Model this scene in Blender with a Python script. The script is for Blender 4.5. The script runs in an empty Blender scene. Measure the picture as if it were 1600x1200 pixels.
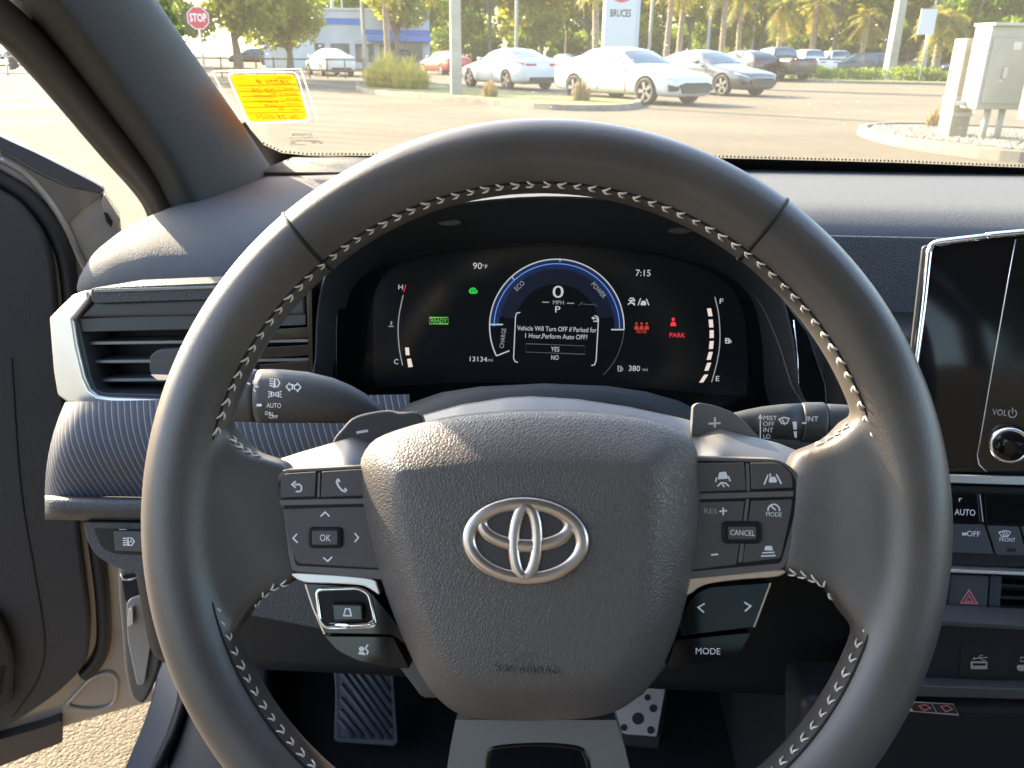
import bpy, bmesh, math, random
import numpy as np
from mathutils import Vector, Matrix, Quaternion
R = math.radians
random.seed(7)
rng = np.random.default_rng(7)
sc = bpy.context.scene
COL = sc.collection

# ------------------------------------------------------------------ camera, sky, sun, exposure
F_PX, CAM_Z, YAW, PITCH, ROLL = 1280.0, 1.14, 3.0, 21.8, 0.7
_y, _p, _r = R(YAW), R(PITCH), R(ROLL)
CF = Vector((-math.sin(_y)*math.cos(_p), math.cos(_y)*math.cos(_p), -math.sin(_p)))
_R0 = Vector((math.cos(_y), math.sin(_y), 0)); _U0 = _R0.cross(CF)
CR = _R0*math.cos(_r) + _U0*math.sin(_r); CU = CR.cross(CF)
CP = Vector((0, 0, CAM_Z))
cam_d = bpy.data.cameras.new('camera'); cam = bpy.data.objects.new('camera', cam_d); COL.objects.link(cam)
m = Matrix((CR, CU, -CF)).transposed().to_4x4(); m.translation = CP
cam.matrix_world = m
cam_d.sensor_width = 36; cam_d.lens = F_PX/1600*36
cam_d.clip_start = 0.02; cam_d.clip_end = 2000
cam_d.dof.use_dof = True; cam_d.dof.focus_distance = 0.50; cam_d.dof.aperture_fstop = 26
sc.camera = cam

SUN_EL, SUN_AZ = 26.5, 38.0      # azimuth: degrees forward of straight left (-X)
to_sun = Vector((-math.cos(R(SUN_AZ))*math.cos(R(SUN_EL)), math.sin(R(SUN_AZ))*math.cos(R(SUN_EL)), math.sin(R(SUN_EL))))
w = bpy.data.worlds.new('World'); sc.world = w; w.use_nodes = True
nt = w.node_tree; nt.nodes.clear()
sky = nt.nodes.new('ShaderNodeTexSky'); sky.sky_type = 'NISHITA'; sky.sun_disc = False
sky.sun_elevation = R(SUN_EL); sky.sun_rotation = math.atan2(to_sun.x, to_sun.y)
sky.air_density = 1.0; sky.dust_density = 2.5; sky.ozone_density = 1.0
bg = nt.nodes.new('ShaderNodeBackground'); bg.inputs[1].default_value = 0.15
wo = nt.nodes.new('ShaderNodeOutputWorld')
nt.links.new(sky.outputs[0], bg.inputs[0]); nt.links.new(bg.outputs[0], wo.inputs[0])
sd = bpy.data.lights.new('sun', 'SUN'); sd.energy = 4.2; sd.angle = R(0.5); sd.color = (1.0, 0.82, 0.57)
so = bpy.data.objects.new('sun', sd); COL.objects.link(so)
so.rotation_euler = to_sun.to_track_quat('Z', 'Y').to_euler()
sc.view_settings.view_transform = 'Standard'; sc.view_settings.look = 'None'
sc.view_settings.exposure = 2.75; sc.view_settings.gamma = 1.0; sc.view_settings.use_curve_mapping = False
sc.cycles.use_denoising = True
sc.cycles.max_bounces = 8; sc.cycles.diffuse_bounces = 4; sc.cycles.glossy_bounces = 4
sc.cycles.transparent_max_bounces = 24; sc.cycles.transmission_bounces = 4
sc.cycles.sample_clamp_indirect = 6.0
sc.cycles.caustics_reflective = False; sc.cycles.caustics_refractive = False

# ------------------------------------------------------------------ rays through picture points
def ray(px, py): return CF + CR*((px-800)/F_PX) - CU*((py-600)/F_PX)
def at_d(px, py, d): return CP + ray(px, py)*d
def at_Z(px, py, z):
    d = ray(px, py); return CP + d*((z-CAM_Z)/d.z)
def at_Y(px, py, y):
    d = ray(px, py); return CP + d*(y/d.y)
def at_X(px, py, x):
    d = ray(px, py); return CP + d*(x/d.x)

class Frame:
    """a plane with its own axes: u right, v up, n out of it"""
    def __init__(s, O, u, n):
        s.O = Vector(O); s.n = Vector(n).normalized(); s.u = Vector(u); s.u = (s.u - s.n*s.u.dot(s.n)).normalized()
        s.v = s.n.cross(s.u)
        s.M = Matrix((s.u, s.v, s.n)).transposed().to_4x4(); s.M.translation = s.O
        s.k = (s.O-CP).dot(CF)/F_PX          # metres per picture point at the origin
    def px(s, x, y, w=0.0):
        d = ray(x, y); t = (s.O + s.n*w - CP).dot(s.n)/d.dot(s.n)
        q = CP + d*t - s.O
        return Vector((q.dot(s.u), q.dot(s.v), q.dot(s.n)))
    def poly(s, pts, w=0.0): return [s.px(x, y, w) for x, y in pts]
    def loc(s, P):
        q = Vector(P)-s.O; return Vector((q.dot(s.u), q.dot(s.v), q.dot(s.n)))

# ------------------------------------------------------------------ materials
MATS = {}
def mat(name, col=(.5,.5,.5), rough=.5, metal=0.0, spec=0.5, emis=None, estr=1.0, coat=0.0, alpha=1.0):
    if name in MATS: return MATS[name]
    M = bpy.data.materials.new(name); M.use_nodes = True
    b = M.node_tree.nodes['Principled BSDF']
    b.inputs['Base Color'].default_value = (*col, 1); b.inputs['Roughness'].default_value = rough
    b.inputs['Metallic'].default_value = metal; b.inputs['Specular IOR Level'].default_value = spec
    b.inputs['Coat Weight'].default_value = coat; b.inputs['Coat Roughness'].default_value = .04
    if emis: b.inputs['Emission Color'].default_value = (*emis, 1); b.inputs['Emission Strength'].default_value = estr
    if alpha < 1: b.inputs['Alpha'].default_value = alpha
    MATS[name] = M; return M
def N(M, t, **kw):
    n = M.node_tree.nodes.new(t)
    for k, v in kw.items():
        if k.startswith('i_'): n.inputs[int(k[2:]) if k[2:].isdigit() else k[2:].replace('_', ' ')].default_value = v
        else: setattr(n, k, v)
    return n
def L(M, a, b): M.node_tree.links.new(a, b)
def grain(M, scale=450, strength=.35, dist=.0006, kind='leather', coord='Object'):
    """fine relief"""
    tc = N(M, 'ShaderNodeTexCoord'); b = M.node_tree.nodes['Principled BSDF']
    bp = N(M, 'ShaderNodeBump'); bp.inputs['Strength'].default_value = strength; bp.inputs['Distance'].default_value = dist
    if kind == 'leather':
        nz = N(M, 'ShaderNodeTexNoise'); nz.inputs['Scale'].default_value = scale*.55; nz.inputs['Detail'].default_value = 1
        mx = N(M, 'ShaderNodeVectorMath', operation='ADD'); sc_ = N(M, 'ShaderNodeVectorMath', operation='SCALE'); sc_.inputs['Scale'].default_value = .9/scale
        L(M, tc.outputs[coord], nz.inputs['Vector']); L(M, nz.outputs['Color'], sc_.inputs[0])
        L(M, tc.outputs[coord], mx.inputs[0]); L(M, sc_.outputs[0], mx.inputs[1])
        vo = N(M, 'ShaderNodeTexVoronoi', feature='DISTANCE_TO_EDGE'); vo.inputs['Scale'].default_value = scale
        L(M, mx.outputs[0], vo.inputs['Vector'])
        mr = N(M, 'ShaderNodeMapRange', interpolation_type='SMOOTHSTEP'); mr.inputs[1].default_value = 0; mr.inputs[2].default_value = .28
        L(M, vo.outputs['Distance'], mr.inputs[0]); L(M, mr.outputs[0], bp.inputs['Height'])
    else:
        nz = N(M, 'ShaderNodeTexNoise'); nz.inputs['Scale'].default_value = scale; nz.inputs['Detail'].default_value = 3; nz.inputs['Roughness'].default_value = .6
        L(M, tc.outputs[coord], nz.inputs['Vector']); L(M, nz.outputs['Fac'], bp.inputs['Height'])
    L(M, bp.outputs[0], b.inputs['Normal'])
    return M
def vary(M, c1, c2, scale=3.0, detail=4, coord='Object', lo=.35, hi=.65, rough=None):
    """two-tone wear or tint"""
    tc = N(M, 'ShaderNodeTexCoord'); nz = N(M, 'ShaderNodeTexNoise'); nz.inputs['Scale'].default_value = scale; nz.inputs['Detail'].default_value = detail
    r = N(M, 'ShaderNodeValToRGB'); r.color_ramp.elements[0].position = lo; r.color_ramp.elements[1].position = hi
    r.color_ramp.elements[0].color = (*c1, 1); r.color_ramp.elements[1].color = (*c2, 1)
    b = M.node_tree.nodes['Principled BSDF']
    L(M, tc.outputs[coord], nz.inputs['Vector']); L(M, nz.outputs['Fac'], r.inputs[0]); L(M, r.outputs[0], b.inputs['Base Color'])
    if rough:
        mr = N(M, 'ShaderNodeMapRange'); mr.inputs[3].default_value = rough[0]; mr.inputs[4].default_value = rough[1]
        L(M, nz.outputs['Fac'], mr.inputs[0]); L(M, mr.outputs[0], b.inputs['Roughness'])
    return M

M_RIM = grain(vary(mat('rim_leather', rough=.36, spec=.6), (.070,.061,.056), (.092,.081,.075), 18, 3, rough=(.28,.42)), 900, .15, .0003)
M_PAD = grain(mat('airbag_vinyl', (.094,.084,.078), .37, spec=.6), 600, .33, .0005)
M_DASH = grain(mat('dash_vinyl', (.090,.092,.096), .72, spec=.18), 420, .35, .0006)
M_DASHD = grain(mat('dash_vinyl_dark', (.040,.044,.050), .5, spec=.4), 420, .4, .0006)
M_PLAS = grain(mat('charcoal_plastic', (.045,.046,.048), .48, spec=.45), 1500, .12, .0002, 'noise')
M_PLASB = grain(mat('blue_charcoal_plastic', (.041,.044,.050), .5, spec=.45), 1500, .12, .0002, 'noise')
M_BEZ = grain(mat('switch_bezel_plastic', (.120,.108,.102), .42, spec=.45), 1500, .1, .0002, 'noise')
M_BTN = grain(mat('button_plastic', (.082,.073,.070), .5, spec=.4), 1500, .1, .0002, 'noise')
M_BLK = mat('matte_black', (.008,.008,.009), .6, spec=.3)
M_SOFTBLK = grain(mat('soft_black_plastic', (.009,.010,.012), .55, spec=.35), 900, .15, .0003, 'noise')
M_GLOSS = mat('piano_black', (.006,.006,.007), .06, spec=.32)
M_SILVER = grain(mat('satin_silver', (.70,.68,.65), .32, metal=.85), 2500, .04, .0001, 'noise')
M_CHROME = mat('bright_chrome', (.85,.85,.86), .10, metal=1.0)
M_EMBLEM = mat('emblem_chrome', (.62,.54,.49), .30, metal=1.0)
M_WARMTINT = mat('warm_tinted_trim', (.72,.52,.38), .3, metal=.8)  # copper tint; on the right silver strip it stands for a warm reflection
M_WHITE = mat('printed_white', (.78,.78,.80), .6)
M_GREYP = mat('printed_grey', (.33,.33,.34), .6)
M_STITCH = mat('cream_thread', (.74,.68,.60), .75)
M_CARPET = grain(mat('black_carpet', (.018,.018,.020), .95, spec=.1), 700, .8, .002, 'noise')
M_RUBBER = mat('black_rubber', (.014,.014,.015), .55, spec=.4)
M_MATBLUE = grain(mat('rubber_mat', (.046,.049,.060), .6, spec=.35), 900, .2, .0003, 'noise')
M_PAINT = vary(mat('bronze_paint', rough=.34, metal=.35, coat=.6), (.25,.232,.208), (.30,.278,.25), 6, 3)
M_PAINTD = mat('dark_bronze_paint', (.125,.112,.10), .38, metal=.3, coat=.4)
M_ALU = grain(mat('brushed_aluminium', (.62,.62,.64), .35, metal=.9), 1800, .05, .0001, 'noise')
M_DOOR = grain(mat('door_vinyl', (.034,.033,.034), .6, spec=.35), 380, .4, .0006)
M_PILLAR = grain(mat('pillar_vinyl', (.050,.049,.047), .66, spec=.25), 420, .35, .0006)
M_SEAL = mat('seal_rubber', (.06,.052,.046), .5, spec=.4)
M_HEAD = grain(mat('headliner_fabric', (.34,.33,.32), .9, spec=.1), 1200, .2, .0005, 'noise')
M_SEAT = grain(mat('seat_fabric', (.05,.05,.052), .8, spec=.2), 600, .3, .0006)
M_TEALPLAS = grain(mat('satin_grey_plastic', (.16,.165,.165), .38, metal=.25), 1500, .06, .0002, 'noise')

# screen marks that give off light
def glow(name, col, s=1.0): return mat(name, (0,0,0), .5, spec=0, emis=col, estr=s)
EXPO = .25
G_W = glow('screen_white', (.80,.84,.88), .10); G_G = glow('screen_grey', (.36,.38,.41), .5*EXPO)
G_DIM = glow('screen_dim', (.15,.16,.18), .35*EXPO); G_R = glow('screen_red', (1,.05,.07), .15); G_RD = glow('screen_red_dim', (.75,.08,.05), .4*EXPO)
G_GR = glow('screen_green', (.05,.85,.12), .10); G_GRL = glow('screen_lime', (.30,1,.18), .09)
G_B = glow('screen_blue', (.16,.36,.9), .6*EXPO); G_T = glow('screen_sand', (.72,.62,.56), .7*EXPO)
G_BTN = glow('backlit_white', (.7,.72,.8), .25*EXPO)

# ------------------------------------------------------------------ objects
def props(o, label=None, cat=None, group=None, kind=None):
    if label: o['label'] = label
    if cat: o['category'] = cat
    if group: o['group'] = group
    if kind: o['kind'] = kind
    return o
def thing(name, label, cat, loc=(0,0,0), M=None, group=None, rz=0.0):
    o = bpy.data.objects.new(name, None); COL.objects.link(o); o.empty_display_size = .05
    if M is not None: o.matrix_world = M
    else: o.location = loc; o.rotation_euler = (0,0,rz)
    return props(o, label, cat, group)
def mesh(name, V, Fc, M=None, parent=None, smooth=True, mats=None, midx=None):
    me = bpy.data.meshes.new(name); me.from_pydata([tuple(v) for v in V], [], [tuple(f) for f in Fc])
    for mm in (mats or ([M] if M else [])): me.materials.append(mm)
    if midx is not None: me.polygons.foreach_set('material_index', midx)
    if smooth: me.polygons.foreach_set('use_smooth', [True]*len(me.polygons))
    me.update()
    o = bpy.data.objects.new(name, me); COL.objects.link(o)
    if parent: o.parent = parent
    return o
def bevel(o, wd, seg=3, ang=35):
    b = o.modifiers.new('bevel', 'BEVEL'); b.width = wd; b.segments = seg; b.limit_method = 'ANGLE'; b.angle_limit = R(ang); b.use_clamp_overlap = True
    return o
def wn(o):
    mo = o.modifiers.new('wn', 'WEIGHTED_NORMAL'); mo.keep_sharp = True; return o
def subsurf(o, n=2):
    s = o.modifiers.new('sub', 'SUBSURF'); s.levels = n; s.render_levels = n; return o
def bake(o):
    """apply the modifiers"""
    dg = bpy.context.evaluated_depsgraph_get(); dg.update()
    me = bpy.data.meshes.new_from_object(o.evaluated_get(dg)); old = o.data
    o.modifiers.clear(); o.data = me; me.name = o.name
    return o
def catmull(pts, n=6, closed=True):
    P = [Vector(p) for p in pts]; out = []; K = len(P)
    for i in range(K if closed else K-1):
        if closed: a, b, c, d = P[i-1], P[i], P[(i+1) % K], P[(i+2) % K]
        else: a, b, c, d = P[max(i-1,0)], P[i], P[i+1], P[min(i+2,K-1)]
        for k in range(n):
            t = k/n
            out.append(.5*((2*b)+(c-a)*t+(2*a-5*b+4*c-d)*t*t+(3*b-a-3*c+d)*t**3))
    if not closed: out.append(P[-1])
    return out
def rounded(pts, r, seg=4):
    """2-D outline with rounded corners, r one number or a list"""
    out = []; K = len(pts)
    for i in range(K):
        a, b, c = Vector(pts[i-1]), Vector(pts[i]), Vector(pts[(i+1) % K])
        rr = r[i] if isinstance(r, (list, tuple)) else r
        d1, d2 = a-b, c-b; l = min(rr, d1.length*.45, d2.length*.45)
        if l < 1e-6: out.append(b); continue
        p, q = b+d1.normalized()*l, b+d2.normalized()*l
        for k in range(seg+1):
            t = k/seg; out.append((1-t)**2*p+2*t*(1-t)*b+t*t*q)
    return [(v.x, v.y) for v in out]
def plate(name, fr, pts, w0, w1, M, parent, bv=.001, seg=3, smooth=True):
    """solid plate: outline given in picture points at the front face w1, back at w0"""
    A = fr.poly(pts, w1); n = len(A)
    area = sum(A[i].x*A[(i+1) % n].y-A[(i+1) % n].x*A[i].y for i in range(n))
    if area < 0: A = A[::-1]
    V = A + [Vector((p.x, p.y, w0)) for p in A]
    Fc = [tuple(range(n)), tuple(range(2*n-1, n-1, -1))] + [(i, i+n, (i+1) % n+n, (i+1) % n) for i in range(n)]
    o = mesh(name, V, Fc, M, parent, smooth)
    if bv: bevel(o, bv, seg); wn(o)
    elif smooth: o.data.polygons.foreach_set('use_smooth', [False]*len(o.data.polygons))
    return o
def flat(name, fr, polys, w, M, parent, th=.00015):
    """flat print: one or several outlines in picture points"""
    V, Fc = [], []
    for pts in polys:
        A = fr.poly(pts, w); n = len(A)
        if sum(A[i].x*A[(i+1) % n].y-A[(i+1) % n].x*A[i].y for i in range(n)) < 0: A = A[::-1]
        b = len(V); V += A; Fc.append(tuple(range(b, b+n)))
    return mesh(name, V, Fc, M, parent, False)
def _stroke(V, Fc, P, wd, closed=False):
    n = len(P); b = len(V)
    for i in range(n):
        if closed: a, c = P[i-1], P[(i+1) % n]
        else: a, c = P[max(i-1,0)], P[min(i+1,n-1)]
        t = Vector((c[0]-a[0], c[1]-a[1])); t = t.normalized() if t.length > 1e-9 else Vector((1,0))
        nn = Vector((-t.y, t.x)); k = 1.0
        if 0 < i < n-1 or closed:
            e = Vector((P[i][0]-a[0], P[i][1]-a[1]))
            if e.length > 1e-9: k = 1/max(.5, abs(e.normalized().dot(t)))
        q = Vector(P[i][:2]); V.append(q+nn*wd/2*k); V.append(q-nn*wd/2*k)
    for i in range(n if closed else n-1):
        j = (i+1) % n; Fc.append((b+2*i, b+2*i+1, b+2*j+1, b+2*j))
def strokes(name, fr, lines, wd, w, M, parent, closed=()):
    """thin printed lines, points and width in picture points"""
    V, Fc = [], []
    for i, ln in enumerate(lines): _stroke(V, Fc, ln, wd, i in closed)
    V3 = [fr.px(v.x, v.y, w) for v in V]
    return mesh(name, V3, [f[::-1] for f in Fc], M, parent, False)
def arc(cx, cy, rx, ry, a0, a1, n=24): return [(cx+rx*math.cos(R(a0+(a1-a0)*i/n)), cy-ry*math.sin(R(a0+(a1-a0)*i/n))) for i in range(n+1)]
def rect(x0, y0, x1, y1): return [(x0,y0),(x1,y0),(x1,y1),(x0,y1)]
def text(name, fr, s, px, py, hpx, w, M, parent, align='CENTER', rot=0.0, sx=1.0, shear=0.0, mirror=False, ext=0.0, offset=0.0, wpx=None):
    """lettering centred on a picture point; hpx = height of a capital"""
    cu = bpy.data.curves.new(name, 'FONT'); cu.body = s; cu.align_x = align; cu.align_y = 'CENTER'; cu.shear = shear; cu.extrude = ext; cu.offset = offset
    cu.resolution_u = 3
    k = (CP-(fr.O+fr.u*fr.px(px,py,w).x+fr.v*fr.px(px,py,w).y+fr.n*w)).length
    k = abs((fr.O+fr.u*fr.px(px,py,w).x+fr.v*fr.px(px,py,w).y+fr.n*w-CP).dot(CF))/F_PX
    kv = (fr.px(px, py-4, w)-fr.px(px, py+4, w)).length/8
    cu.size = hpx*kv/.70; sx = sx*k/kv
    o = bpy.data.objects.new(name, cu); COL.objects.link(o)
    dg = bpy.context.evaluated_depsgraph_get(); dg.update()
    me = bpy.data.meshes.new_from_object(o.evaluated_get(dg))
    bpy.data.objects.remove(o); bpy.data.curves.remove(cu)
    me.materials.clear(); me.materials.append(M)
    if wpx and len(me.vertices):
        xs = [v.co.x for v in me.vertices]; sx = wpx*k/(max(xs)-min(xs))
    T = Matrix.Translation(fr.px(px, py, w)) @ Matrix.Rotation(R(rot), 4, 'Z') @ Matrix.Diagonal((-sx if mirror else sx, 1, 1, 1))
    me.transform(T)
    if mirror: me.flip_normals()
    me.name = name
    o = bpy.data.objects.new(name, me); COL.objects.link(o); o.parent = parent
    return o
def tube(name, pts, rad, M, parent=None, n=10, closed=False, caps=True, flatten=None):
    """round bar along points; rad one number or one per point"""
    P = [Vector(p) for p in pts]; K = len(P); V, Fc = [], []
    T0 = (P[1]-P[0]).normalized(); ref = Vector((0,0,1)) if abs(T0.z) < .9 else Vector((1,0,0))
    nrm = (ref - T0*ref.dot(T0)).normalized()
    for i in range(K):
        a = P[i-1] if (i > 0 or closed) else P[i]; b = P[(i+1) % K] if (i < K-1 or closed) else P[i]
        t = (b-a).normalized(); nrm = (nrm - t*nrm.dot(t)).normalized(); bi = t.cross(nrm)
        r = rad[i] if isinstance(rad, (list, tuple)) else rad
        for k in range(n):
            a_ = 2*math.pi*k/n; V.append(P[i]+nrm*math.cos(a_)*r+bi*math.sin(a_)*r)
    for i in range(K if closed else K-1):
        j = (i+1) % K
        for k in range(n): Fc.append((i*n+k, i*n+(k+1) % n, j*n+(k+1) % n, j*n+k))
    if caps and not closed: Fc.append(tuple(range(n-1,-1,-1))); Fc.append(tuple(range((K-1)*n, K*n)))
    return mesh(name, V, Fc, M, parent)
def loft(name, rings, M, parent=None, closed_ring=True, caps=True, smooth=True):
    n = len(rings[0]); V = [p for r in rings for p in r]; Fc = []
    for i in range(len(rings)-1):
        for k in range(n if closed_ring else n-1):
            Fc.append((i*n+k, i*n+(k+1) % n, (i+1)*n+(k+1) % n, (i+1)*n+k))
    if caps and closed_ring: Fc.append(tuple(range(n-1,-1,-1))); Fc.append(tuple(range((len(rings)-1)*n, len(rings)*n)))
    return mesh(name, V, Fc, M, parent, smooth)
def box(name, lo, hi, M, parent=None, bv=.0, seg=2):
    x0,y0,z0 = lo; x1,y1,z1 = hi
    V = [(x0,y0,z0),(x1,y0,z0),(x1,y1,z0),(x0,y1,z0),(x0,y0,z1),(x1,y0,z1),(x1,y1,z1),(x0,y1,z1)]
    Fc = [(3,2,1,0),(4,5,6,7),(0,1,5,4),(1,2,6,5),(2,3,7,6),(3,0,4,7)]
    o = mesh(name, V, Fc, M, parent, bool(bv))
    if bv: bevel(o, bv, seg); wn(o)
    return o
def fixnormals(o):
    bm = bmesh.new(); bm.from_mesh(o.data); bmesh.ops.recalc_face_normals(bm, faces=bm.faces); bm.to_mesh(o.data); bm.free(); return o

# ================================================================== steering wheel
W = Frame(at_d(840, 812, .39), (1,0,0), (0, -math.cos(R(22.5)), math.sin(R(22.5))))
wheel = thing('steering_wheel', 'dark leather steering wheel with cream stitching, multifunction buttons and oval chrome emblem', 'steering wheel', M=W.M)
RC, RT, RW = .1737, .0176, .0186
def build_rim():
    nu, nv = 180, 28; V, Fc = [], []
    for i in range(nu):
        a = 2*math.pi*i/nu
        for j in range(nv):
            b = 2*math.pi*j/nv; r = RC+RT*math.cos(b)
            V.append((r*math.cos(a), r*math.sin(a), RW*math.sin(b)))
    for i in range(nu):
        for j in range(nv):
            Fc.append((i*nv+j, ((i+1) % nu)*nv+j, ((i+1) % nu)*nv+(j+1) % nv, i*nv+(j+1) % nv))
    def slab(pts, w0, w1):
        A = [W.px(x, y, -.0045+.0165*max(0, min(1, (abs(x-840)-395)/150))) for x, y in pts]; n = len(A)
        if sum(A[i].x*A[(i+1) % n].y-A[(i+1) % n].x*A[i].y for i in range(n)) < 0: A = A[::-1]
        b = len(V); V.extend([tuple(p) for p in A]); V.extend([(p.x, p.y, w0) for p in A])
        Fc.append(tuple(range(b, b+n))); Fc.append(tuple(range(b+2*n-1, b+n-1, -1)))
        for i in range(n): Fc.append((b+i, b+i+n, b+(i+1) % n+n, b+(i+1) % n))
    left = [(275,700),(300,660),(345,668),(366,694),(384,709),(412,716),(440,722),(455,740),(470,900),(458,912),(438,920),(405,935),(382,960),(362,992),(330,985),(290,930)]
    right = [(1405,690),(1375,650),(1338,658),(1322,676),(1300,692),(1245,708),(1232,740),(1216,890),(1225,902),(1262,908),(1297,922),(1322,955),(1342,985),(1372,985),(1402,920)]
    slab(left, -.020, -.004); slab(right, -.020, -.004)
    o = mesh('rim', V, Fc, M_RIM, wheel)
    rm = o.modifiers.new('rm', 'REMESH'); rm.mode = 'VOXEL'; rm.voxel_size = .0017; rm.use_smooth_shade = True
    sm = o.modifiers.new('sm', 'SMOOTH'); sm.factor = .5; sm.iterations = 40
    return bake(o)
rim = build_rim()
def rim_pt(a, b, lift=0.0):
    """point on the rim tube: a round the wheel, b round the tube, with its axes"""
    ra = Vector((math.cos(a), math.sin(a), 0)); ta = Vector((-math.sin(a), math.cos(a), 0))
    nn = (ra*math.cos(b)*RW + Vector((0,0,1))*math.sin(b)*RT).normalized()
    p = ra*(RC+RT*math.cos(b)) + Vector((0,0,RW*math.sin(b))) + nn*lift
    me = nn.cross(ta)
    return p, ta, me, nn
for ang in (131.5, 54.2):
    ring = [rim_pt(R(ang+6*math.sin(b)*0), b, -.0006)[0] for b in [2*math.pi*k/40 for k in range(40)]]
    tube('seam', ring, .0011, M_BLK, rim, 6, closed=True)
# one stitch: two strands meeting in a V
def stitch_mesh():
    V, Fc = [], []
    for s in (-1, 1):
        P = [Vector((.0020,s*.0002,.0000)), Vector((.0005,s*.0010,.0007)), Vector((-.0016,s*.0020,.0000))]
        rr = [.00034,.00056,.00036]; b = len(V); t = (P[2]-P[0]).normalized(); nv = Vector((0,0,1)); bi = t.cross(nv)
        for p, r in zip(P, rr):
            for k in range(5): V.append(p+nv*math.cos(k*1.2566)*r+bi*math.sin(k*1.2566)*r)
        for i in range(2):
            for k in range(5): Fc.append((b+i*5+k, b+i*5+(k+1) % 5, b+(i+1)*5+(k+1) % 5, b+(i+1)*5+k))
        Fc.append((b+4,b+3,b+2,b+1,b)); Fc.append((b+10,b+11,b+12,b+13,b+14))
    return V, Fc
sv, sf = stitch_mesh()
st0 = None
angs = [17+2.62*i for i in range(58)] + [197.5+2.62*i for i in range(24)] + [-16-2.62*i for i in range(24)]
for a in angs:
    bt = R(153 if 0 < a < 180 else 160)
    p, t, me, nn = rim_pt(R(a+random.uniform(-.15,.15)), bt, .0001)
    if 90 < a < 270: t = -t
    if a > 180 or a < 0: t = -t
    me = nn.cross(t)
    if st0 is None:
        st0 = mesh('stitch', sv, sf, M_STITCH, rim); o = st0
    else:
        o = st0.copy(); COL.objects.link(o); o.parent = rim
    mm = Matrix((t, me, nn)).transposed().to_4x4(); mm.translation = p
    o.matrix_local = mm @ Matrix.Rotation(random.uniform(-.2,.2), 4, 'Z') @ Matrix.Scale(random.uniform(.88,1.12), 4)
from mathutils.bvhtree import BVHTree
rim_bvh = BVHTree.FromPolygons([v.co for v in rim.data.vertices], [tuple(p.vertices) for p in rim.data.polygons])
def on_rim(x, y, dy):
    for k in range(14):
        q = W.px(x, y, 0); d = (W.px(x, y, -.05)-W.px(x, y, .05)).normalized()
        h = rim_bvh.ray_cast(W.px(x, y, .06), d)
        if h[0] is not None: return on_rim2(x, y+dy*1.2)
        y += dy
def on_rim2(x, y):
    d = (W.px(x, y, -.05)-W.px(x, y, .05)).normalized(); return rim_bvh.ray_cast(W.px(x, y, .06), d)
for dy, pts in ((3, [(364,684),(374,694),(387,702),(402,708),(418,712)]), (3, [(1322,664),(1310,674),(1296,682),(1280,688),(1264,692)]), (-3, [(444,936),(428,942),(413,950),(400,962),(390,976)]), (-3, [(1238,922),(1254,926),(1270,932),(1284,942),(1298,956),(1308,972)])):
    hits = [on_rim(x, y, dy) for x, y in pts]; hits = [h for h in hits if h and h[0] is not None]
    for h0, h1 in zip(hits[:-1], hits[1:]):
        nn = h0[1].normalized(); t = (h1[0]-h0[0]); t = (t-nn*t.dot(nn)).normalized()
        o = st0.copy(); COL.objects.link(o); o.parent = rim; mm = Matrix((t, nn.cross(t), nn)).transposed().to_4x4(); mm.translation = h0[0]+nn*.0002; o.matrix_local = mm
for a0, a1 in ((15,168),(196,262),(-15,-82)):
    tube('seam_line', [rim_pt(R(a0+(a1-a0)*i/60), R(150), -.0004)[0] for i in range(61)], .0008, M_BLK, rim, 5)

# spoke cover: runs from one grip across the hub to the other
M_SPOKE = grain(mat('spoke_vinyl', (.085,.083,.083), .38, spec=.6), 900, .08, .0003)
top_c = [(418,735),(440,716),(470,706),(560,680),(640,654),(720,632),(790,621),(830,619),(900,623),(980,635),(1060,652),(1150,676),(1215,692),(1250,706),(1266,730)]
bot_c = [(418,745),(440,840),(456,893),(585,910),(600,1010),(660,1090),(1000,1090),(1082,990),(1100,908),(1226,890),(1252,800),(1266,735)]
V, Fc = [], []; nX, nY = 110, 30
def sst(a, b, x): t = max(0, min(1, (x-a)/(b-a))); return t*t*(3-2*t)
for i in range(nX+1):
    x = 418+(1266-418)*i/nX
    yt = np.interp(x, [p[0] for p in top_c], [p[1] for p in top_c]); yb = np.interp(x, [p[0] for p in bot_c], [p[1] for p in bot_c])
    w0 = -.0078-.0165*(sst(535,600,x)-sst(1080,1135,x))
    for j_ in range(nY+1):
        t = (j_/nY)**1.5; y = yt+(yb-yt)*t; d = y-yt
        V.append(W.px(x, y, w0-.030*max(0, 1-d/78)**1.7-.010*max(0, 1-min(x-418,1266-x)/14)**2))
for i in range(nX):
    for j_ in range(nY): Fc.append((i*(nY+1)+j_, i*(nY+1)+j_+1, (i+1)*(nY+1)+j_+1, (i+1)*(nY+1)+j_))
cover = mesh('spoke_cover', V, Fc, M_SPOKE, wheel)
if cover.data.polygons[600].normal.z < 0: cover.data.flip_normals()
so2 = cover.modifiers.new('s', 'SOLIDIFY'); so2.thickness = .012; so2.offset = -1

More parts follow.
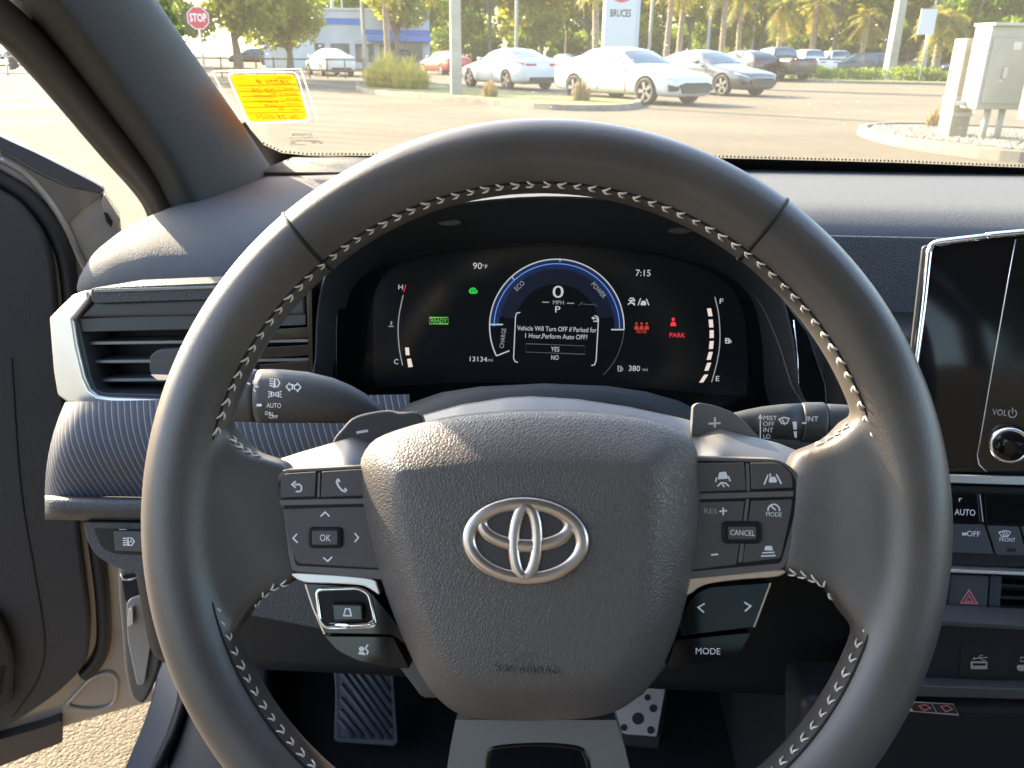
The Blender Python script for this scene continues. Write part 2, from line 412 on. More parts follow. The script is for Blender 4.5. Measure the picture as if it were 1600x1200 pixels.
# airbag pad
pc = W.px(828, 880, 0)
def polar(pts, w, n):
    A = [(v.x-pc.x, v.y-pc.y) for v in W.poly(pts, w)]; K = len(A); out = []
    for i in range(n):
        th = 2*math.pi*i/n; dx, dy = math.cos(th), math.sin(th); best = 0
        for k in range(K):
            (x1,y1),(x2,y2) = A[k], A[(k+1) % K]
            den = dx*(y2-y1)-dy*(x2-x1)
            if abs(den) < 1e-12: continue
            t = (x1*(y2-y1)-y1*(x2-x1))/den; s = (x1*dy-y1*dx)/den
            if t > 0 and -1e-9 <= s <= 1+1e-9: best = max(best, t)
        out.append(best)
    return out
o_pts = [(v.x,v.y) for v in catmull([(559,735),(568,703),(600,679),(690,655),(780,645),(840,643),(920,645),(1010,655),(1062,671),(1088,696),(1097,740),(1098,800),(1092,862),(1078,930),(1058,1000),(1030,1058),(990,1102),(935,1126),(830,1133),(735,1127),(690,1105),(650,1052),(612,965),(585,885),(565,800)], 6)]
f_pts = [(v.x,v.y) for v in catmull([(622,745),(640,738),(720,732),(820,728),(920,727),(990,727),(1012,735),(1020,780),(1018,880),(1005,960),(970,1030),(930,1062),(830,1072),(745,1068),(700,1040),(662,960),(638,870),(625,800)], 6)]
NP_ = 160
PU = .0155
po, pf = polar(o_pts, .0, NP_), polar(f_pts, PU, NP_)
rings = []
for (b, wv) in ((-.02,-.040),(-.012,-.026),(0,-.0205),(.05,-.0178),(.14,-.0150),(.28,-.0115),(.45,-.0078),(.62,-.0046),(.78,-.0022),(.90,-.0006),(1.0,.0003)):
    rings.append([Vector((pc.x+math.cos(2*math.pi*i/NP_)*(po[i]*(1-b)+pf[i]*b), pc.y+math.sin(2*math.pi*i/NP_)*(po[i]*(1-b)+pf[i]*b), wv+PU)) for i in range(NP_)])
for s, wv in ((.93,.0009),(.8,.0014),(.6,.0019),(.4,.0022),(.2,.0024),(.06,.0024)):
    rings.append([Vector((pc.x+math.cos(2*math.pi*i/NP_)*pf[i]*s, pc.y+math.sin(2*math.pi*i/NP_)*pf[i]*s, wv+PU)) for i in range(NP_)])
pad = loft('airbag_cover', rings, M_PAD, wheel)
# emblem
EW = .0024
def ell(cx, cy, rx, ry, n=64): return [(cx+rx*math.cos(2*math.pi*i/n), cy+ry*math.sin(2*math.pi*i/n)) for i in range(n)]
emblem = plate('emblem_plate', W, ell(821,845,90,61,48), .0005+PU, .0028+PU, mat('emblem_ground', (.05,.045,.045), .4), wheel, 0)
def ell_bar(name, cx, cy, rx, ry, wid, hz, parent, zf=lambda y: 1.0, thin=None, w0=.0026+PU):
    n, k = 96, 10; V, Fc = [], []; s = W.k
    c = W.px(cx, cy, w0)
    for i in range(n):
        a = 2*math.pi*i/n; p = Vector((c.x+rx*s*math.cos(a), c.y-ry*s*math.sin(a)*-1, 0))
        t = Vector((-rx*math.sin(a), ry*math.cos(a), 0)).normalized(); nr = Vector((t.y, -t.x, 0))
        wd = wid*s/2*(thin(a) if thin else 1)
        for j in range(k):
            b = 2*math.pi*j/k
            V.append(p+nr*wd*math.copysign(abs(math.cos(b))**.6, math.cos(b))+Vector((0,0,w0+hz*math.sin(b))))
    for i in range(n):
        for j in range(k): Fc.append((i*k+j, ((i+1) % n)*k+j, ((i+1) % n)*k+(j+1) % k, i*k+(j+1) % k))
    return fixnormals(mesh(name, V, Fc, M_EMBLEM, parent))
ell_bar('outer_ring', 821, 845, 84.5, 55.5, 21, .0018, emblem)
ell_bar('horizontal_ring', 821, 820, 65, 31, 19, .0016, emblem, thin=lambda a: .92-.18*math.sin(a))
ell_bar('vertical_ring', 821, 846, 17.5, 52, 18, .0019, emblem, thin=lambda a: 1.0)
# raised lettering at the bottom of the pad
text('airbag_lettering', W, 'SRS AIRBAG', 824, 1046, 11, .0012+PU, M_PAD, pad, ext=.0007, wpx=98)
sb = strokes('airbag_mark', W, [[(808,1034),(812,1026),(833,1024)],[(818,1028),(838,1021)]], 2.5, .0021+PU, M_PAD, pad)

# ---- switch panels
def mark(btn, lines=(), polys=(), wd=2.0, w=0, closed=(), M=M_WHITE):
    if lines: strokes('icon', W, lines, wd, w, M, btn, closed)
    if polys: flat('icon', W, polys, w, M, btn)
BW0, BW1 = -.012, -.0030          # bezel
KW = -.0018                       # button face
IW = KW+.00025
lb = plate('switch_bezel', W, rounded([(429,752),(440,734),(500,731),(610,725),(625,912),(584,904),(456,893)], [14,12,4,4,4,4,8]), BW0, BW1, M_BEZ, wheel, .0016)
lr = plate('switch_recess', W, rounded([(435,752),(446,738),(610,729),(620,892),(462,884)], [12,10,2,2,6]), -.010, -.00285, M_BLK, wheel, 0)
rb = plate('switch_bezel', W, rounded([(1070,713),(1222,717),(1254,746),(1252,800),(1226,889),(1060,909)], [4,26,20,30,8,4]), BW0, BW1, M_BEZ, wheel, .0016)
rr_ = plate('switch_recess', W, rounded([(1070,719),(1222,722),(1244,748),(1243,800),(1220,880),(1060,895)], [4,18,12,20,6,4]), -.010, -.00285, M_BLK, wheel, 0)
b = plate('back_button', W, rounded([(438,744),(446,740),(494,737),(492,776),(438,778)], [6,8,2,2,2]), -.008, KW, M_BTN, wheel, .0008)
mark(b, [[(462,768),(469,768),(471,765),(471,760),(468,757),(460,757)],[(462,752),(456,757),(462,762)]], wd=2.6, w=IW)
b = plate('phone_button', W, rounded([(503,737),(580,732),(580,774),(501,777)], 2), -.008, KW, M_BTN, wheel, .0008)
mark(b, [[(528,748),(526,753),(529,760),(534,766),(539,768),(542,765)],[(528,748),(531,753)],[(538,763),(542,766)]], wd=3.0, w=IW)
div = plate('switch_divider', W, rounded([(436,781),(600,778),(602,787),(438,790)], 2), -.008, -.0022, M_BEZ, wheel, .0006)
b = plate('arrow_pad_button', W, rounded([(440,795),(596,791),(600,889),(464,881),(452,850)], [4,3,3,8,6]), -.008, KW, M_BTN, wheel, .0010)
mark(b, [[(501,807),(508,800),(515,807)],[(505,871),(512,877),(519,870)],[(464,834),(458,841),(465,848)],[(554,833),(560,840),(554,847)]], wd=2.4, w=IW)
plate('ok_surround', W, rounded(rect(481,824,535,857), 8), -.004, -.0004, M_BLK, b, .0012)
plate('ok_button', W, rounded(rect(487,829,528,852), 4), -.004, .0006, M_BTN, b, .0007)
text('ok_lettering', W, 'OK', 508, 841, 10.5, .0009, M_WHITE, b, wpx=17)

b = plate('distance_button', W, rounded([(1085,724),(1163,723),(1166,766),(1085,769)], 2), -.008, KW, M_BTN, wheel, .0008)
mark(b, [[(1120,746),(1118,753)],[(1138,744),(1141,752)],[(1121,760),(1127,754),(1134,755),(1139,760)],[(1128,756),(1132,761)]], [[(1122,745),(1124,738),(1134,737),(1137,744),(1137,748),(1122,749)]], 2.4, IW)
b = plate('lane_button', W, rounded([(1173,723),(1218,723),(1238,740),(1239,762),(1174,765)], [2,12,10,3,2]), -.008, KW, M_BTN, wheel, .0008)
mark(b, [[(1200,742),(1194,757)],[(1213,741),(1221,756)],[(1203,740),(1204,744)]], [[(1201,751),(1203,745),(1211,745),(1214,751),(1213,754),(1202,754)]], 2.4, IW)
plate('switch_divider', W, rounded([(1080,771),(1240,767),(1240,776),(1080,781)], 2), -.008, -.0022, M_BEZ, wheel, .0006)
plate('switch_divider', W, rounded([(1165.5,724),(1170.5,724),(1172,767),(1167,768)], 1), -.008, -.0022, M_BEZ, wheel, .0004)
plate('switch_divider', W, rounded([(1166,780),(1171,780),(1160,878),(1153,879)], 1), -.008, -.0022, M_BEZ, wheel, .0004)
plate('switch_divider', W, rounded([(497.2,738),(500.5,737.5),(499.5,777),(495,777)], 1), -.008, -.0022, M_BEZ, wheel, .0004)
b = plate('resume_button', W, rounded([(1075,785),(1164,783),(1151,882),(1075,892)], 3), -.008, KW, M_BTN, wheel, .0010)
text('resume_lettering', W, 'RES', 1110, 799, 8, IW, M_GREYP, b, wpx=20)
mark(b, [[(1124,799),(1136,798)],[(1130,793),(1130,805)],[(1111,867),(1122,866)]], wd=2.6, w=IW)
b = plate('mode_button', W, rounded([(1174,783),(1238,780),(1236,800),(1220,872),(1161,879)], [2,4,10,6,2]), -.008, KW, M_BTN, wheel, .0010)
text('mode_lettering', W, 'MODE', 1209, 804, 7, IW, M_WHITE, b, wpx=24)
mark(b, [arc(1209,797,9,9,-10,190,12),[(1205,791),(1212,797)]], wd=2.4, w=IW)
mark(b, [[(1191,864),(1210,863)],[(1189,869),(1212,868)]], [[(1194,860),(1196,853),(1206,853),(1208,860)]], 2.2, IW)
plate('cancel_surround', W, rounded(rect(1129,815,1191,850), 8), -.004, -.0004, M_BLK, b, .0012)
plate('cancel_button', W, rounded(rect(1138,823,1182,843), 3), -.004, .0006, M_BTN, b, .0006)
text('cancel_lettering', W, 'CANCEL', 1160, 833, 8.5, .0009, M_WHITE, b, wpx=38)

# ---- silver strips and gloss-black lower switches
plate('silver_strip', W, [(v.x,v.y) for v in catmull([(455,896),(500,897),(545,900),(583,905),(590,916),(593,930),(580,922),(562,915),(512,912),(474,910)], 3)], -.018, -.0030, M_SILVER, wheel, .0016)
plate('silver_strip', W, [(v.x,v.y) for v in catmull([(1224,890),(1218,901),(1160,906),(1112,912),(1092,919),(1080,928),(1069,931),(1070,916),(1075,904),(1120,899),(1170,894)], 3)], -.018, -.0030, M_WARMTINT, wheel, .0016)
ll = plate('lower_switch', W, rounded([(475,911),(540,915),(580,925),(640,1000),(640,1012),(612,992),(506,990)], 6), -.022, -.0065, M_GLOSS, wheel, .0016)
strokes('chrome_line', W, [[(477,913),(489,950),(507,991)]], 2.5, -.0062, M_WARMTINT, ll)
ring = rounded([(494,921),(560,919),(576,927),(588,978),(512,982),(500,970)], [10,8,10,8,10,8])
tube('button_ring', [W.px(x,y,-.0062) for x,y in ring], .0011, M_CHROME, ll, 8, closed=True)
plate('button_well', W, rounded([(497,924),(560,922),(574,930),(585,976),(514,979),(503,968)], 8), -.012, -.0060, M_BLK, ll, 0)
plate('speaker_button', W, rounded([(518,943),(566,944),(568,970),(520,971)], 4), -.012, -.0030, M_GLOSS, ll, .0010)
strokes('icon', W, [[(540,951),(546,951),(549,962),(537,962)]], 2.2, -.0027, M_WHITE, ll, (0,))
tube('button_lip', [W.px(x,y,-.0052) for x,y in ((514,976),(550,977),(578,975),(585,971))], .0014, M_CHROME, ll, 8)
vb = plate('voice_button', W, rounded([(507,994),(614,995),(640,1045),(600,1042),(560,1033),(527,1017)], [5,3,3,6,10,10]), -.022, -.0075, M_GLOSS, wheel, .0016)
flat('icon', W, [ell(565,1014,4.5,4,12), [(561,1018),(569,1019),(571,1024),(560,1022)]], -.0072, M_WHITE, vb)
strokes('icon', W, [[(575,1007),(571,1013),(575,1018),(573,1023)]], 2.4, -.0072, M_WHITE, vb)
rl = plate('lower_switch', W, rounded([(1064,965),(1085,928),(1110,917),(1205,910),(1178,980),(1064,994)], [4,12,8,4,5,4]), -.022, -.0065, M_GLOSS, wheel, .0016)
strokes('chrome_line', W, [[(1204,911),(1192,943),(1178,980)]], 2.8, -.0062, M_WARMTINT, rl)
strokes('icon', W, [[(1101,943),(1091,949),(1100,957)],[(1163,941),(1173,947),(1164,955)]], 2.6, -.0062, M_WHITE, rl)
mb_ = plate('drive_mode_button', W, rounded([(1055,1000),(1174,988),(1152,1030),(1042,1045)], [4,4,10,4]), -.022, -.0075, M_GLOSS, wheel, .0016)
text('mode_lettering', W, 'MODE', 1106, 1018, 10, -.0072, M_WHITE, mb_, wpx=38, rot=1.5)

# ---- lower spoke: a satin frame with an open middle
outer = [(712,1125),(962,1125),(975,1165),(986,1210),(1000,1300),(684,1300),(697,1210),(704,1165)]
inner = [(770,1166),(900,1166),(916,1178),(922,1210),(926,1300),(756,1300),(760,1210),(762,1176)]
def frame_plate(name, fr, outer, inner, w0, w1, M, parent, bv):
    A, B = fr.poly(outer, w1), fr.poly(inner, w1); n = len(A); V = A+B+[Vector((p.x,p.y,w0)) for p in A]+[Vector((p.x,p.y,w0)) for p in B]; Fc = []
    for i in range(n):
        j = (i+1) % n
        Fc += [(i,j,n+j,n+i), (2*n+i,3*n+i,3*n+j,2*n+j), (i,2*n+i,2*n+j,j), (n+i,n+j,3*n+j,3*n+i)]
    o = fixnormals(mesh(name, V, Fc, M, parent)); bevel(o, bv, 4); wn(o); return o
frame_plate('lower_spoke', W, outer, inner, -.045, -.016, M_TEALPLAS, wheel, .005)
tube('lower_spoke_trim', [W.px(x,y,-.0165) for x,y in [(p.x,p.y) for p in catmull([(757,1300),(761,1210),(764,1180),(774,1168),(840,1163),(898,1167),(914,1178),(921,1210),(925,1300)], 4, closed=False)]], .0013, M_GLOSS, wheel, 8)

# ---- shift paddles behind the spokes
PW = -.040
lp = plate('shift_paddle', W, [(v.x,v.y) for v in catmull([(518,695),(535,668),(556,650),(600,641),(622,644),(660,650),(660,720),(540,725)], 4)], PW-.006, PW, M_PLAS, wheel, .002)
strokes('minus_mark', W, [[(557,676),(575,673)]], 4, PW+.0003, M_WHITE, lp)
rp = plate('shift_paddle', W, rounded([(1083,634),(1092,629),(1118,634),(1148,645),(1165,660),(1180,678),(1215,705),(1100,720),(1080,690)], [6,6,8,10,10,8,4,4,4]), PW-.006, PW, M_TEALPLAS, wheel, .002)
strokes('plus_mark', W, [[(1107,662),(1126,661)],[(1117,652),(1117,668)]], 3.2, PW+.0003, M_WHITE, rp)
# column shroud and hub carrier behind the wheel
hubc = W.px(830, 900, -.05)
loft('hub_carrier', [[Vector((hubc.x+r*math.cos(2*math.pi*k/40), hubc.y+.85*r*math.sin(2*math.pi*k/40), wv)) for k in range(40)] for r, wv in ((.060,-.020),(.064,-.045),(.058,-.075))], M_BLK, wheel)

# ================================================================== stalks
def px_loft(name, fr, rows, depth, M, parent, n=20):
    """bar lying across the picture: rows of (px, py, half height in points); section is an ellipse"""
    rings = []
    for x, y, h in rows:
        c = fr.px(x, y, 0); k = fr.k*h
        rings.append([Vector((c.x, c.y+k*math.cos(2*math.pi*i/n), depth*h/40*math.sin(2*math.pi*i/n))) for i in range(n)])
    return fixnormals(loft(name, rings, M, parent))
T1 = Frame(at_d(480, 620, .49), (1,0,0), (0,-.93,.36))
stalk = thing('light_stalk', 'charcoal headlight and turn signal stalk left of the steering column', 'control stalk', M=T1.M)
px_loft('lever', T1, [(405,619,42),(414,619,42.5),(440,619,42),(480,621,40),(520,626,35.5),(550,632,29),(572,637,21),(586,642,14),(600,645,10)], .011, M_PLAS, stalk)
px_loft('light_switch', T1, [(320,617,36),(335,617,39.5),(350,617,41),(396,618,41.5),(403,619,41)], .011, M_PLAS, stalk)
SW = .0120
strokes('icon', T1, [[(384,598),(391,600)],[(396,594),(396,600)],[(398,604),(404,604)],[(396,608),(399,612)]], 2.2, SW, M_WHITE, stalk)
flat('icon', T1, [rect(401,631,409,635)], SW, M_WHITE, stalk)
strokes('icon', T1, [[(421,592),(427,592)],[(421,595),(427,596)],[(421,599),(427,600)],[(421,602),(427,604)]], 1.6, SW, M_WHITE, stalk)
strokes('icon', T1, [[(429,592),(434,593),(437,598),(434,604),(429,605)]], 1.8, SW, M_WHITE, stalk, (0,))
strokes('icon', T1, [[(424,612),(424,620),(428,618),(428,614)],[(431,614),(431,618),(435,620),(435,612)]], 1.6, SW, M_WHITE, stalk, (0,1))
strokes('icon', T1, [[(419,611),(422,613)],[(419,616),(422,616)],[(419,621),(422,619)],[(440,611),(437,613)],[(440,616),(437,616)],[(440,621),(437,619)]], 1.5, SW, M_WHITE, stalk)
text('auto_lettering', T1, 'AUTO', 428, 634, 7.5, SW-.0005, M_WHITE, stalk, wpx=23)
text('drl_lettering', T1, 'DRL', 421, 646.5, 5.5, SW-.0012, M_WHITE, stalk, wpx=14, rot=-4)
text('off_lettering', T1, 'OFF', 427, 651.5, 5.5, SW-.0022, M_WHITE, stalk, wpx=14)
strokes('icon', T1, [[(447,604),(453,598),(453,601),(457,601),(457,608),(453,608),(453,611)],[(470,605),(464,598),(464,601),(460,602),(460,608),(464,609),(464,612)]], 1.7, SW-.0004, M_WHITE, stalk, (0,1))
T2 = Frame(at_d(1230, 660, .49), (1,0,0), (0,-.93,.36))
ws_ = thing('wiper_stalk', 'grey wiper stalk with white lettering right of the steering column', 'control stalk', M=T2.M)
px_loft('lever', T2, [(1120,664,10),(1140,662,16),(1165,661,21),(1190,660,25),(1220,659,27.5),(1250,659,29)], .011, M_TEALPLAS if False else M_PLAS, ws_)
px_loft('speed_ring', T2, [(1251,660,30),(1254,660,31.5),(1284,660,31.5),(1288,660,30)], .011, M_PLAS, ws_)
px_loft('lever_tip', T2, [(1289,660,28),(1294,660,29),(1330,661,28),(1336,661,24)], .011, M_PLAS, ws_)
SW2 = .0088
for s_, y_ in (('MIST',653),('OFF',662.5),('INT',672),('LO',682)):
    text('wiper_lettering', T2, s_, 1192, y_, 7, SW2-.002*abs(y_-660)/22-.0004, M_WHITE, ws_, 'LEFT', wpx={'MIST':21,'OFF':17,'INT':15,'LO':11}[s_])
strokes('icon', T2, [[(1188,648),(1188,686)],[(1185.5,654),(1188,648),(1190.5,654)]], 1.8, SW2-.0003, M_WHITE, ws_)
strokes('icon', T2, [[(1217,655),(1225,652),(1233,654),(1230,661),(1222,662)],[(1222,655),(1227,664)]], 1.8, SW2, M_WHITE, ws_, (0,))
flat('icon', T2, [[(1238,659),(1245,659),(1245,671),(1240,671)],[(1240,674),(1245,674),(1245,684),(1242,684)]], SW2, M_WHITE, ws_)
text('int_lettering', T2, 'INT', 1269, 655, 8, SW2+.0005, M_WHITE, ws_, wpx=18)
strokes('icon', T2, [[(1253,661),(1260,661)]], 2.6, SW2+.0004, M_WHITE, ws_)

# ================================================================== dashboard
dash = thing('dashboard', 'blue-grey soft dashboard of the car with pinstriped panel and rounded top', 'dashboard', loc=(0,.75,.9))
def dpart(o): o.matrix_parent_inverse = dash.matrix_world.inverted() if False else Matrix.Translation((0,-.75,-.9)); return o
ZD = .990
# left hood: profile in (Y, Z) swept along X, rounded at the outer end
prof = [(1.34,.985),(1.10,.990),(.95,.990),(.86,.989),(.80,.985),(.765,.977),(.742,.964),(.730,.948),(.728,.935),(.734,.926),(.76,.920),(.95,.90)]
rings = []
for x, f, dz in ((-.478,.30,-.060),(-.470,.52,-.040),(-.458,.70,-.026),(-.440,.86,-.014),(-.415,.95,-.006),(-.38,1,-.001),(-.30,1,.002),(-.22,1,.004),(-.15,1,.004),(-.10,1,.004)):
    pr = [Vector((p[0], p[1])) for p in prof]; pr = catmull(pr, 3, closed=False); c = Vector((1.05,.915))
    rings.append([Vector((x+ (.00 if q.x < .9 else 0), c.x+(q.x-c.x)*(.80+.20*f) , max(q.y, .88)+dz*max(0,min(1,(q.y-.9)/.09)) )) for q in pr])
dpart(fixnormals(loft('dash_hood', rings, M_DASH, dash, closed_ring=False)))
# right half of the dash top
prof = [(1.36,.985),(1.15,.990),(1.00,.990),(.95,.988),(.925,.982),(.905,.970),(.898,.955),(.905,.944),(.93,.938),(1.1,.93)]
pr = catmull([Vector(p) for p in prof], 3, closed=False)
dpart(fixnormals(loft('dash_top', [[Vector((x, q.x+dy, q.y)) for q in pr] for x, dy in ((.12,-.03),(.2,-.015),(.3,0),(.5,.0),(.8,.01),(1.0,.02),(1.08,.05))], M_DASH, dash, closed_ring=False)))
# middle part of the dash top, behind the instrument hood
prof = [(1.36,.985),(1.15,.992),(.95,.995),(.85,.995),(.80,.990),(.78,.98),(.79,.96)]
pr = catmull([Vector(p) for p in prof], 3, closed=False)
dpart(fixnormals(loft('dash_top', [[Vector((x, q.x, q.y)) for q in pr] for x in (-.13,0,.14)], M_DASH, dash, closed_ring=False)))
# ribbed defroster strip at the foot of the windscreen
for i in range(16):
    dpart(tube('defroster_rib', [Vector((-.40+.004*i*0, 1.09+.012*i, .9925)), Vector((-.10, 1.11+.012*i, .9945))], .003, M_DASH, dash, 6))
# strips below the left hood
V1 = Frame(at_d(250, 560, .63), (1,0,0), (0,-.985,.17))
def dplate(name, fr, pts, w0, w1, M, bv=.001):
    o = plate(name, fr, pts, w0, w1, M, None, bv); o.parent = dash; o.matrix_local = Matrix.Translation((0,-.75,-.9)) @ fr.M; return o
dplate('dash_strip', V1, rounded([(141,450),(330,442),(478,436),(478,463),(330,468),(143,474)], [8,2,2,2,2,8]), -.06, .012, M_DASHD, .004)
dplate('chrome_line', V1, rounded([(146,452),(478,442),(478,446),(146,457)], 1), 0, .0132, M_TEALPLAS, .0006)
dplate('dash_shelf', V1, [(122,497),(145,472),(478,460),(478,493)], -.06, .006, M_PLASB, .003)
# pinstriped panel
M_PIN = grain(mat('pinstripe_fabric', (.030,.036,.055), .6, spec=.35), 900, .25, .0003, 'noise')
def pinstripe(M):
    nt = M.node_tree; tc = N(M, 'ShaderNodeTexCoord'); sp = N(M, 'ShaderNodeSeparateXYZ'); L(M, tc.outputs['UV'], sp.inputs[0])
    a = N(M, 'ShaderNodeMath', operation='MULTIPLY'); a.inputs[1].default_value = 1.0; L(M, sp.outputs[0], a.inputs[0])
    fr_ = N(M, 'ShaderNodeMath', operation='FRACT'); L(M, a.outputs[0], fr_.inputs[0])
    lt = N(M, 'ShaderNodeMath', operation='LESS_THAN'); lt.inputs[1].default_value = .13; L(M, fr_.outputs[0], lt.inputs[0])
    f2 = N(M, 'ShaderNodeMath', operation='FRACT'); L(M, sp.outputs[1], f2.inputs[0])
    l2 = N(M, 'ShaderNodeMath', operation='LESS_THAN'); l2.inputs[1].default_value = .62; L(M, f2.outputs[0], l2.inputs[0])
    mu = N(M, 'ShaderNodeMath', operation='MULTIPLY'); L(M, lt.outputs[0], mu.inputs[0]); L(M, l2.outputs[0], mu.inputs[1])
    mx = N(M, 'ShaderNodeMix', data_type='RGBA'); mx.inputs[6].default_value = (.042,.046,.058,1); mx.inputs[7].default_value = (.28,.30,.35,1)
    L(M, mu.outputs[0], mx.inputs[0]); L(M, mx.outputs[2], M.node_tree.nodes['Principled BSDF'].inputs['Base Color'])
    # soft ribs between the lines
    sn = N(M, 'ShaderNodeMath', operation='PINGPONG'); sn.inputs[1].default_value = .5; L(M, a.outputs[0], sn.inputs[0])
    bp = N(M, 'ShaderNodeBump'); bp.inputs['Strength'].default_value = .22; bp.inputs['Distance'].default_value = .001
    L(M, sn.outputs[0], bp.inputs['Height']); L(M, bp.outputs[0], M.node_tree.nodes['Principled BSDF'].inputs['Normal'])
pinstripe(M_PIN)
P1 = Frame(at_d(300, 700, .60), (1,0,0), (0,-.96,.28))
def swept_panel(name, rows, M, uvs=None):
    """rows of picture points with a height above the panel frame, swept into a curved skin"""
    V = [P1.px(x, y, wv) for row in rows for x, y, wv in row]; n = len(rows[0]); Fc = []
    for i in range(len(rows)-1):
        for k in range(n-1): Fc.append((i*n+k, (i+1)*n+k, (i+1)*n+k+1, i*n+k+1))
    o = mesh(name, V, Fc, M, dash); o.matrix_local = Matrix.Translation((0,-.75,-.9)) @ P1.M
    return fixnormals(o)
rows = []
xs = [0,.012,.03,.06,.12,.2,.3,.45,.6,.8,1.0]
for t in [i/14 for i in range(15)]:
    y = 628+t*150; xl = 70+32*(1-t)**2.2; wv = .018*math.sin(math.pi*(.12+.80*t))-.006
    rows.append([(xl+(640-xl)*q, y-2*q*6, wv-.020*max(0,1-q/.05)**2) for q in xs])
pin = swept_panel('pinstripe_panel', rows, M_PIN)
uv = pin.data.uv_layers.new(name='UVMap')
for lp_ in pin.data.loops:
    co = pin.data.vertices[lp_.vertex_index].co
    uv.data[lp_.index].uv = ((co.x+co.y*.34)*205, co.y*720)
rows = []
for y, wv in ((774,-.004),(777,.008),(780,.0115),(786,.0125),(800,.0118),(806,.008),(808,.0),(812,-.02)):
    rows.append([(70+(640-70)*q, y+q*10, wv-.012*max(0,1-q/.02)**2) for q in (0,.006,.02,.05,.3,1.0)])
swept_panel('lip', rows, M_DASHD)
dplate('lower_panel', P1, rounded([(130,815),(236,817),(640,830),(640,1010),(380,960),(235,900),(190,892),(150,870),(135,845)], [6,4,4,4,20,20,20,20,12]), -.05, -.008, M_DASHD, .006)
sp_ = dplate('switch_recess', P1, rounded([(146,825),(240,828),(240,868),(182,866),(160,858)], [6,3,3,10,14]), -.02, -.0078, M_BLK, 0)
hb = dplate('high_beam_button', P1, rounded([(177,829),(260,831),(260,864),(179,861)], 2), -.02, -.0040, M_PLAS, .001)
strokes('icon', P1, [[(192,841),(198,841)],[(192,844.5),(198,844.5)],[(192,848),(198,848)],[(192,851.5),(198,851.5)]], 1.5, -.0037, M_WHITE, hb)
strokes('icon', P1, [[(200,840),(206,841),(210,846),(206,852),(200,852)]], 1.6, -.0037, M_WHITE, hb, (0,))
text('icon', P1, 'A', 204.5, 846.3, 6, -.0037, M_WHITE, hb)
flat('icon', P1, [rect(186,826.5,198,828)], -.0037, M_GREYP, hb)

# lower dash, knee bolster and centre stack carcass
dpart(box('knee_bolster', (-.40,.63,.56), (.30,.80,.84), M_SOFTBLK, dash, .03, 4))
dpart(box('stack_carcass', (.25,.66,.40), (.78,1.0,.93), M_SOFTBLK, dash, .02, 3))
dpart(box('dash_carcass', (-.44,.80,.55), (1.05,1.30,.93), M_BLK, dash, .02, 2))

# ---- air vent
vent = thing('air_vent', 'side air vent with satin silver frame and black slats at the door end', 'air vent', M=V1.M)
vfr = [(75,497),(112,461),(137,453),(141,468),(120,494),(114,500),(120,540),(132,590),(140,608),(152,618),(170,621),(330,627),(490,630),(490,641),(330,637),(130,634),(104,629),(88,618),(82,580)]
plate('silver_frame', V1, vfr, -.03, .010, M_SILVER, vent, .0035, 4)
plate('top_lip', V1, rounded([(118,498),(478,484),(478,508),(330,514),(122,519)], [3,2,2,2,2]), -.04, .004, M_PLASB, vent, .0012)
plate('inner_frame', V1, [(116,502),(122,500),(131,540),(143,590),(152,610),(165,614),(490,622),(490,628),(170,622),(150,618),(138,606),(130,590)], -.03, .006, M_PLASB, vent, .001)
plate('vent_back', V1, rounded([(118,512),(484,502),(484,628),(160,622)], 3), -.05, -.030, M_BLK, vent, 0)
for i, y in enumerate((536,565,594)):
    sl = plate('slat', V1, rounded([(134+5*i,y-2),(486,y-7+i),(486,y-1+i),(135+5*i,y+3)], 1.5), -.030, -.002-.002*i, M_TEALPLAS, vent, .0012)  # lighter grey puts the highlights into the colour of the black slats
tb = plate('slider_tab', V1, rounded([(234,556),(246,546),(300,543),(300,596),(244,594),(233,580)], [5,8,3,3,8,6]), -.012, .006, M_PLAS, vent, .003)
plate('tab_trim', V1, rounded([(235,585),(300,587),(300,594),(246,594)], 2), .0, .0072, M_CHROME, vent, .001)
# bright end of the vent seen inside the rim
for (y0, y1, M_) in ((486,500,M_GLOSS),(512,532,M_GLOSS),(540,560,M_GLOSS),(566,586,M_GLOSS)):
    plate('gloss_blade', V1, rounded([(405,y0+3),(483,y0-2),(483,y1-4),(405,y1+1)], 2), -.02, .000, M_, vent, .002)
plate('end_trim', V1, rounded([(478,440),(487,438),(490,628),(484,630)], 2), -.04, .010, M_GLOSS, vent, .002)

# ================================================================== instrument cluster
S = Frame(at_d(870, 500, .68), (1,0,0), (0,-math.cos(R(18)),math.sin(R(18))))
clu = thing('instrument_cluster', 'digital instrument cluster with lit gauges under a black hood behind the steering wheel', 'instrument cluster', M=S.M)
hood_o = [(v.x,v.y) for v in catmull([(492,640),(494,560),(498,480),(512,425),(548,378),(610,343),(700,320),(850,307),(1000,316),(1100,342),(1170,385),(1212,440),(1236,520),(1246,600),(1250,650),(1100,690),(870,700),(620,690)], 4)]
hood_i = [(v.x,v.y) for v in catmull([(536,640),(536,560),(538,500),(548,455),(574,424),(620,403),(710,388),(850,380),(990,388),(1080,405),(1140,432),(1176,470),(1190,530),(1194,600),(1196,650),(1090,668),(870,672),(640,668)], 4)]
def tunnel(name, fr, o_, i_, wo, wi, M, parent):
    A, B = fr.poly(o_, wo), fr.poly(i_, wi); n = len(A); mids = []
    for t, f in ((0,0),(.05,.0),(.25,.22),(.5,.5),(.75,.78),(1,1)):
        mids.append([a.lerp(b, t)*1.0 for a, b in zip(A, B)])
    back = [Vector((p.x*1.03, p.y*1.03, wo-.05)) for p in A]
    rings = [back, [Vector((p.x*1.012, p.y*1.012, wo-.004)) for p in A]] + mids
    return fixnormals(loft(name, rings, M, parent, caps=False))
